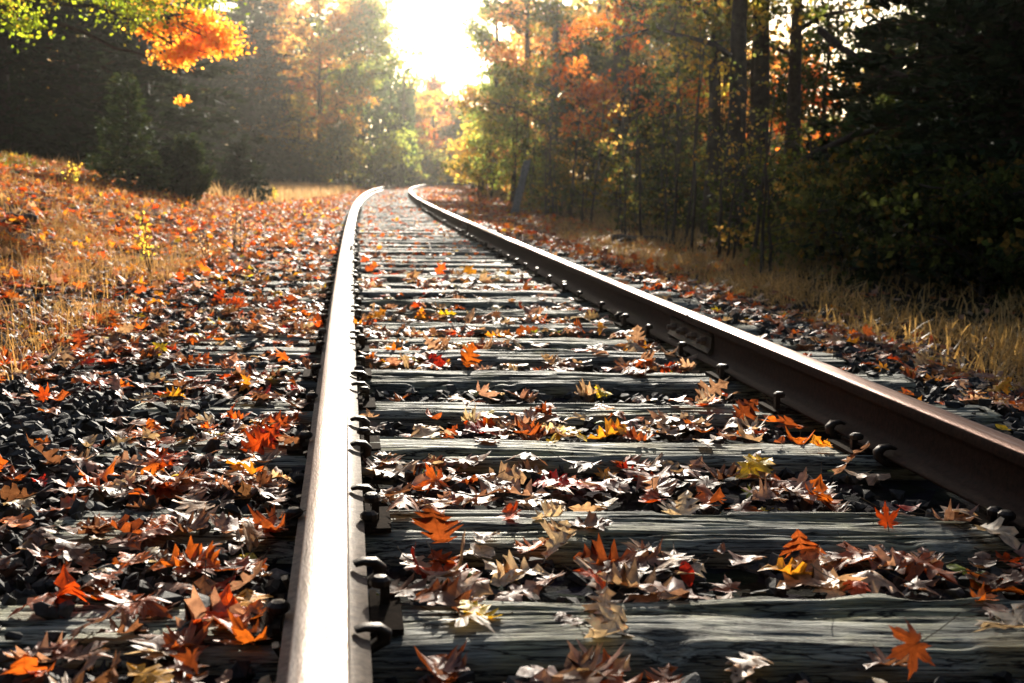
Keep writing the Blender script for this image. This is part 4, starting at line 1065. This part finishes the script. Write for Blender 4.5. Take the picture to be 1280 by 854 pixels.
broadleaf(985, 20, 8, 1.9, 3.0, 2800, .11, OLV, 'straight dark trunked tree below the bright sky glimpses', sig=.36, limbs=14, tr=.16)
broadleaf(1020, 24, 4.6, 2.0, .6, 6500, .12, DRK, 'dark understory tree below the bright sky glimpses', sig=.45, tr=.08)
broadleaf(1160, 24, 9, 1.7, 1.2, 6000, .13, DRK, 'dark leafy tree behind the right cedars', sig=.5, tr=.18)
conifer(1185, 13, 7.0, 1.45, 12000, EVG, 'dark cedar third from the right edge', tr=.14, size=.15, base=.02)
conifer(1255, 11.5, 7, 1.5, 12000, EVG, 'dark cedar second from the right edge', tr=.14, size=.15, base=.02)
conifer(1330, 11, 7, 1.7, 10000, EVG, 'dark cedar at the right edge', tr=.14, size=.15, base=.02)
conifer(1250, 16, 9, 1.9, 12000, EVG, 'tall dark cedar in the second row at the right edge', tr=.18, size=.19, base=.02)
conifer(1085, 19, 3.3, 1.6, 9000, EVG, 'shorter dark cedar right of the straight dark trunk', tr=.12, size=.17, base=.02)
broadleaf(1190, 29, 12, 3, 1.0, 10000, .17, DRK, 'tall dark leafy tree in the back row at far right', sig=.6, tr=.22)
broadleaf(1290, 26, 12, 3, 1.0, 9000, .17, DRK, 'tall dark leafy tree in the back row at the right edge', sig=.6, tr=.22)
broadleaf(820, 40, 12, 2.8, 1.5, 10000, .18, OLV, 'tall olive tree in the back row above the orange maple', sig=.55, tr=.2)
broadleaf(900, 36, 12, 2.8, 1.5, 8500, .17, GOLD, 'golden tree in the back row behind the thick trunks', sig=.5, tr=.2)
broadleaf(985, 38, 5.5, 2.6, .5, 7000, .18, ORG, 'low orange tree glowing behind the trunks', sig=.5, tr=.12)
broadleaf(740, 48, 12, 2.6, 1.5, 9000, .2, GOLD, 'tall hazy golden tree behind the orange maple', sig=.55, tr=.2)
broadleaf(765, 30, 13.5, 2.5, 7.2, 5200, .16, OLV, 'tall slender tree whose high crown stands over the leaning post', sig=.5, limbs=22, tr=.15)
# undergrowth bushes in front of the right woods
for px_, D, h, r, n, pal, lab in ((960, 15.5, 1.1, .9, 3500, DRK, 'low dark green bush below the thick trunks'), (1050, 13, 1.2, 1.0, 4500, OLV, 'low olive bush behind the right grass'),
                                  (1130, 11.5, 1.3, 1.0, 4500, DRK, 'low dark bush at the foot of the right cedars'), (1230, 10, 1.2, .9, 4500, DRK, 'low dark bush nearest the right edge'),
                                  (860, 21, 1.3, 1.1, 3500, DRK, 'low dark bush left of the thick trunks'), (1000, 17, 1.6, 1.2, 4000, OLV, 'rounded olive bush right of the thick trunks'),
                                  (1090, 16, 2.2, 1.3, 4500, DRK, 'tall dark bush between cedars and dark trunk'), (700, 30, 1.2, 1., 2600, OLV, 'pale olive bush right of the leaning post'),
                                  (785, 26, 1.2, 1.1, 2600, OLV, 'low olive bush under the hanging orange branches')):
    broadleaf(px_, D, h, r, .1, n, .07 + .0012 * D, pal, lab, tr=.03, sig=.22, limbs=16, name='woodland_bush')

# woods far behind everything
def far_wood(name, a0, a1, D0, D1, hf, n, pal, label, size=.4):
    az = rng.uniform(a0, a1, n); D = rng.uniform(D0, D1, n); x = az * D; y = D
    hh = hf(az) * (.65 + .5 * fbm(az * 26, D * .06, 61)); zz = hh * rng.random(n) ** .8
    cl = fbm(az * 60 + D * .4, zz * .35, 64); k = rng.random(n) < np.clip(cl * 3 - .75, .05, 1); az, D, x, y, zz = az[k], D[k], x[k], y[k], zz[k]; n = len(x)
    Rm = rand_rot(n); T = np.array([(0, -.5, 0), (.4, 0, .1), (0, .5, 0), (-.4, 0, .1)])
    V = np.einsum('nij,vj->nvi', Rm, T) * (size * rng.uniform(.6, 1.4, n))[:, None, None] + np.stack([x, y, zz], -1)[:, None]
    cc = np.array([c for c, w in pal]); zone = (fbm(az * 18, D * 0, 66) * len(pal) * 1.4 - .3 * len(pal)).astype(int).clip(0, len(pal) - 1)
    col = cc[zone] * rng.uniform(.6, 1.3, (n, 1)); b = (np.arange(n) * 4)[:, None]
    VV = V.reshape(-1, 3); F = np.concatenate([b + [0, 1, 2], b + [0, 2, 3]])
    m = MB()
    for _ in range(int((a1 - a0) * 160)):
        A = rng.uniform(a0, a1); d = rng.uniform(D0, D1); m.tube([(A * d, d, -.2), (A * d + .2, d, hf(np.array([A]))[0] * .8)], [.18, .06], 5)
    tv = np.concatenate(m.V); base = len(VV)
    Q = np.concatenate(m.F[4]) + base; T3 = np.concatenate(m.F[3]) + base
    o = add(name, mesh_np(name, np.concatenate([VV, tv]), [F, Q, T3], M_FOL, col=np.concatenate([np.repeat(col, 4, 0), np.full((len(tv), 3), .05)])))
    tag(o, label, 'woods', kind='stuff')
far_wood('far_woods', -.62, -.085, 70, 110, lambda a: np.interp(a, [-.6, -.3, -.24, -.13, -.09], [13, 13, 12.5, 12.5, 8]), 60000, [c for c in EVG[:2] + OLV[:2] + GOLD[:1]], 'dark mixed woods far behind the left cedars', .45)
far_wood('far_woods', -.1, -.02, 120, 160, lambda a: np.interp(a, [-.1, -.06, -.03], [10.5, 9, 8]), 30000, [c for c in OLV[:2] + ORG[:2] + YEL[:1]], 'hazy low woods closing the end of the corridor', .5)
far_wood('far_woods', -.02, .7, 55, 90, lambda a: np.interp(a, [-.02, .0, .05, .15, .2, .33, .36, .5], [6, 10, 12, 9, 4.5, 4.5, 9, 14]), 90000, [c for c in OLV[:3] + DRK[:2] + GOLD[:1]], 'dark autumn woods far behind the right trees', .38)

def wood_behind():  # unseen woods added behind the camera to cut the blue sky fill
    n = 42000; a = rng.uniform(R(95), R(265), n); D = rng.uniform(13, 30, n); x = np.sin(a) * D; y = np.cos(a) * D
    zz = 13 * (.65 + .5 * fbm(a * 5, D * .1, 71)) * rng.random(n) ** .8; k = fbm(a * 14 + D * .4, zz * .4, 74) > .38; x, y, zz = x[k], y[k], zz[k]; n = len(x)
    T = np.array([(0, -.5, 0), (.45, 0, .1), (0, .5, 0), (-.45, 0, .1)])
    V = np.einsum('nij,vj->nvi', rand_rot(n), T) * (.6 * rng.uniform(.6, 1.4, n))[:, None, None] + np.stack([x, y, zz], -1)[:, None]
    b = (np.arange(n) * 4)[:, None]; cc = np.array([c for c, w in OLV]); col = cc[rng.integers(0, len(cc), n)] * .7
    o = add('unseen_woods', mesh_np('unseen_woods', V.reshape(-1, 3), np.concatenate([b + [0, 1, 2], b + [0, 2, 3]]), M_FOL, col=np.repeat(col, 4, 0)))
    tag(o, 'unseen woods added behind the viewpoint to dim the sky fill', 'woods', kind='stuff')
wood_behind()
# ------------------------------------------------------------------ saplings and bare stems on the right
stems = []
for _ in range(52):
    px_ = random.choice((random.uniform(592, 700), random.uniform(640, 860), random.uniform(700, 965)))
    D = float(np.interp(px_, [590, 640, 720, 800, 960], [50, 33, 24, 19, 12.5])) * random.uniform(.96, 1.25)
    stems.append((px_, D))
stems += [(840, 17.5), (905, 13.6), (915, 14.2), (898, 14.5), (950, 12.2), (925, 15), (780, 19.5), (1020, 15.5)]
stems.sort()
for k, (px_, D) in enumerate(stems):
    x, y = at(px_, D); z0 = tz(x, y) - .03; h = random.uniform(1.6, 3.4) if D > 16 else random.uniform(1.4, 2.6)
    root = empty('bare_sapling', (x, y, z0)); m = MB()
    ln = random.uniform(-.12, .12); T = curve_pts((0, 0, 0), (ln * h, random.uniform(-.1, .1), h), 10, wob=.025)
    m.tube(T, np.linspace(random.uniform(.018, .034), .006, 10), 6); cen = []
    for q in range(random.randint(7, 13)):
        i = random.randint(1, 9); a = random.uniform(0, 6.28); L = random.uniform(.12, .5)
        P = curve_pts(T[i], T[i] + np.array([math.cos(a) * L, math.sin(a) * L, random.uniform(-.1, .3)]), 4, wob=.06); m.tube(P, np.linspace(.007, .003, 4), 4, cap=False); cen += [P[-1], P[2]]
    lean_w = 'leaning left' if ln < -.05 else ('leaning right' if ln > .05 else 'upright')
    tag(root, '%s %s bare stem before the right woods, %s from the left' % ('tall' if h > 2.4 else 'short', lean_w, ordinal(k + 1)), 'sapling', 'thin stems along the right woods')
    add('stem', m.mesh('stem', M_BARK, True), root)
    V, F, c = foliage(cen, .09, random.randint(40, 130), .055 if D < 20 else .08, random.choice([OLV, GOLD, DRK, OLV])); add('foliage', mesh_np('foliage', V, F, M_FOL, col=c), root)

# fallen and leaning limbs
def limb(name, pts, rad, label, cat, twigs=6, mat=M_BARK):
    """pts: (px, py, D) read off the photograph"""
    W = np.array([((a - 640) / FPX * D, D, H_CAM + (221 - b) / FPX * D) for a, b, D in pts]); o0 = W[0]
    n = 16; t = np.linspace(0, len(W) - 1, n); P = np.stack([np.interp(t, np.arange(len(W)), W[:, q]) for q in range(3)], -1); P[1:-1] += rng.normal(0, .012, (n - 2, 3))
    m = MB(); m.tube(P - o0, np.linspace(rad, rad * .35, n), 7)
    root = empty(name, tuple(o0)); tag(root, label, cat); add('bough', m.mesh('bough', mat, True), root)
    for q in range(twigs):
        i = random.randint(3, n - 2); e = P[i] + rng.normal(0, .35, 3); Q = curve_pts(P[i], e, 5, wob=.08); m2 = MB(); m2.tube(Q - o0, np.linspace(rad * .3, .004, 5), 5)
        add('twig', m2.mesh('twig', mat, True), root)
limb('leaning_bough', [(905, 258, 15.5), (960, 225, 15), (1010, 190, 14.6), (1060, 165, 14.3), (1120, 150, 14)], .075, 'dark bough leaning across the right woods toward the cedars', 'fallen bough')
limb('leaning_bough', [(1010, 40, 15), (1060, 75, 14.5), (1120, 95, 14), (1180, 90, 13.6)], .05, 'thin dark bough crossing the bright sky glimpses', 'bough', 8)
def ground_log(px_, py_, D, L, r, yaw, label, name='fallen_log', mat=M_STICK):
    x, y = at(px_, D); z = tz(x, y) + r * .7; n = 10
    P = curve_pts((-L / 2, 0, 0), (L / 2, 0, 0), n, wob=.03); m = MB(); m.tube(P, r * (1 + .2 * np.sin(np.arange(n) * 1.9)), 9)
    V = np.concatenate(m.V); o = add(name, m.mesh(name, mat, True), None, (x, y, z), (0, R(2), yaw)); tag(o, label, 'log'); return o
ground_log(18, 298, 10.6, .42, .04, .1, 'short dark log half buried in leaves at the left edge')
ground_log(352, 250, 27, .5, .035, -.3, 'short dark stick on the orange leaves near the pale grass')
ground_log(825, 300, 18.5, 1.6, .05, .15, 'thin fallen log lying before the right thicket')
ground_log(720, 283, 22, 1.1, .03, -.35, 'thin dark branch lying beyond the rusty rail near the post')
def rock(px_, py_, D, sz, label):
    x, y = at(px_, D); V, F = stone_template(2, int(px_)); V = V * sz * [1.3, 1, .8]
    o = add('rock', mesh_np('rock', V, F, M_ROCK), None, (x, y, tz(x, y) + sz * .35), (0, 0, px_)); tag(o, label, 'rock')
rock(692, 277, 21.5, .10, 'pale rock on the leaves right of the leaning post')
rock(541, 243, 42, .14, 'white rock beside the inside of the far curve')
rock(672, 270, 24, .08, 'smaller pale rock just right of the leaning post foot')
# leaning post
def post():
    D = 28.; x0, y0 = at(640, D); zb = tz(x0, y0) - .1; x1 = (657 - 640) / FPX * D; zt = H_CAM + (221 - 200) / FPX * D
    w, d = .09, .09; m = MB(); V = []
    n = 9
    for q in range(n):
        t = q / (n - 1); cx = (x1 - x0) * t; cz = (zt - zb) * t; ww = w * (1 + .1 * math.sin(q * 2.1)) * (1.05 - .1 * t)
        ring = [(-ww, -d), (ww * .8, -d), (ww, -d * .7), (ww, d * .8), (ww * .8, d), (-ww, d), (-ww * 1.05, 0)]
        V += [(cx + a, b, cz + random.uniform(-.004, .004) + (a * .25 if q == n - 1 else 0)) for a, b in ring]
    k = 7; F = [(q * k + e, q * k + (e + 1) % k, (q + 1) * k + (e + 1) % k, (q + 1) * k + e) for q in range(n - 1) for e in range(k)]
    m.add(V, F); m.add(V[-k:], [tuple(range(k))]); o = add('wooden_post', m.mesh('wooden_post', M_POST), None, (x0, y0, zb))
    tag(o, 'grey weathered square post leaning right among thin stems', 'post')
post()
# weeds standing in the left leaves
def weed(px_, D, h, pal, label, n=70, size=.035):
    x, y = at(px_, D); z = tz(x, y); root = empty('weed', (x, y, z)); tag(root, label, 'plant'); m = MB(); cen = []
    for q in range(3):
        T = curve_pts((0, 0, 0), (random.uniform(-.12, .12), random.uniform(-.1, .1), h * random.uniform(.7, 1.05)), 8, wob=.03); m.tube(T, np.linspace(.005, .002, 8), 4); cen += list(T[3:])
    add('stem', m.mesh('stem', M_DEAD, True), root); V, F, c = foliage(cen, .03, n, size, pal); add('foliage', mesh_np('foliage', V, F, M_FOL, col=c), root)
weed(187, 8.6, .52, YEL, 'tall yellow-green weed standing in the leaves on the left')
weed(290, 11, .55, [((.5, .4, .3), 1)], 'dry pale seed-head weed left of the track', 60, .022)
weed(300, 10.5, .45, [((.3, .2, .12), 1)], 'dry brown weed just right of the pale seed-head weed', 60, .022)
weed(342, 30, .5, YEL, 'small yellow weed at the edge of the pale grass', 60, .05)
weed(262, 9.5, .4, [((.45, .33, .22), 1)], 'low dry weed left of the pale seed-head weed', 50, .022)
weed(100, 16, .35, YEL, 'small green weed on the crest of the left bank', 60, .04)

# ------------------------------------------------------------------ haze
def haze():
    m, nt, out = nmat('haze_air')
    pv = N(nt, 'ShaderNodeVolumePrincipled'); pv.inputs['Color'].default_value = (1, .97, .89, 1)
    pv.inputs['Density'].default_value = HAZE_DENSITY; pv.inputs['Anisotropy'].default_value = .92
    nt.links.new(pv.outputs[0], out.inputs['Volume'])
    mb = MB(); mb.box((0, 330, 14), (900, 800, 32)); o = add('haze', mb.mesh('haze', m)); tag(o, 'warm sunlit haze filling the track corridor', kind='stuff')
HAZE_DENSITY = .00078
haze()
print('leaves', len(L_rows), 'objects', len(near_obj))
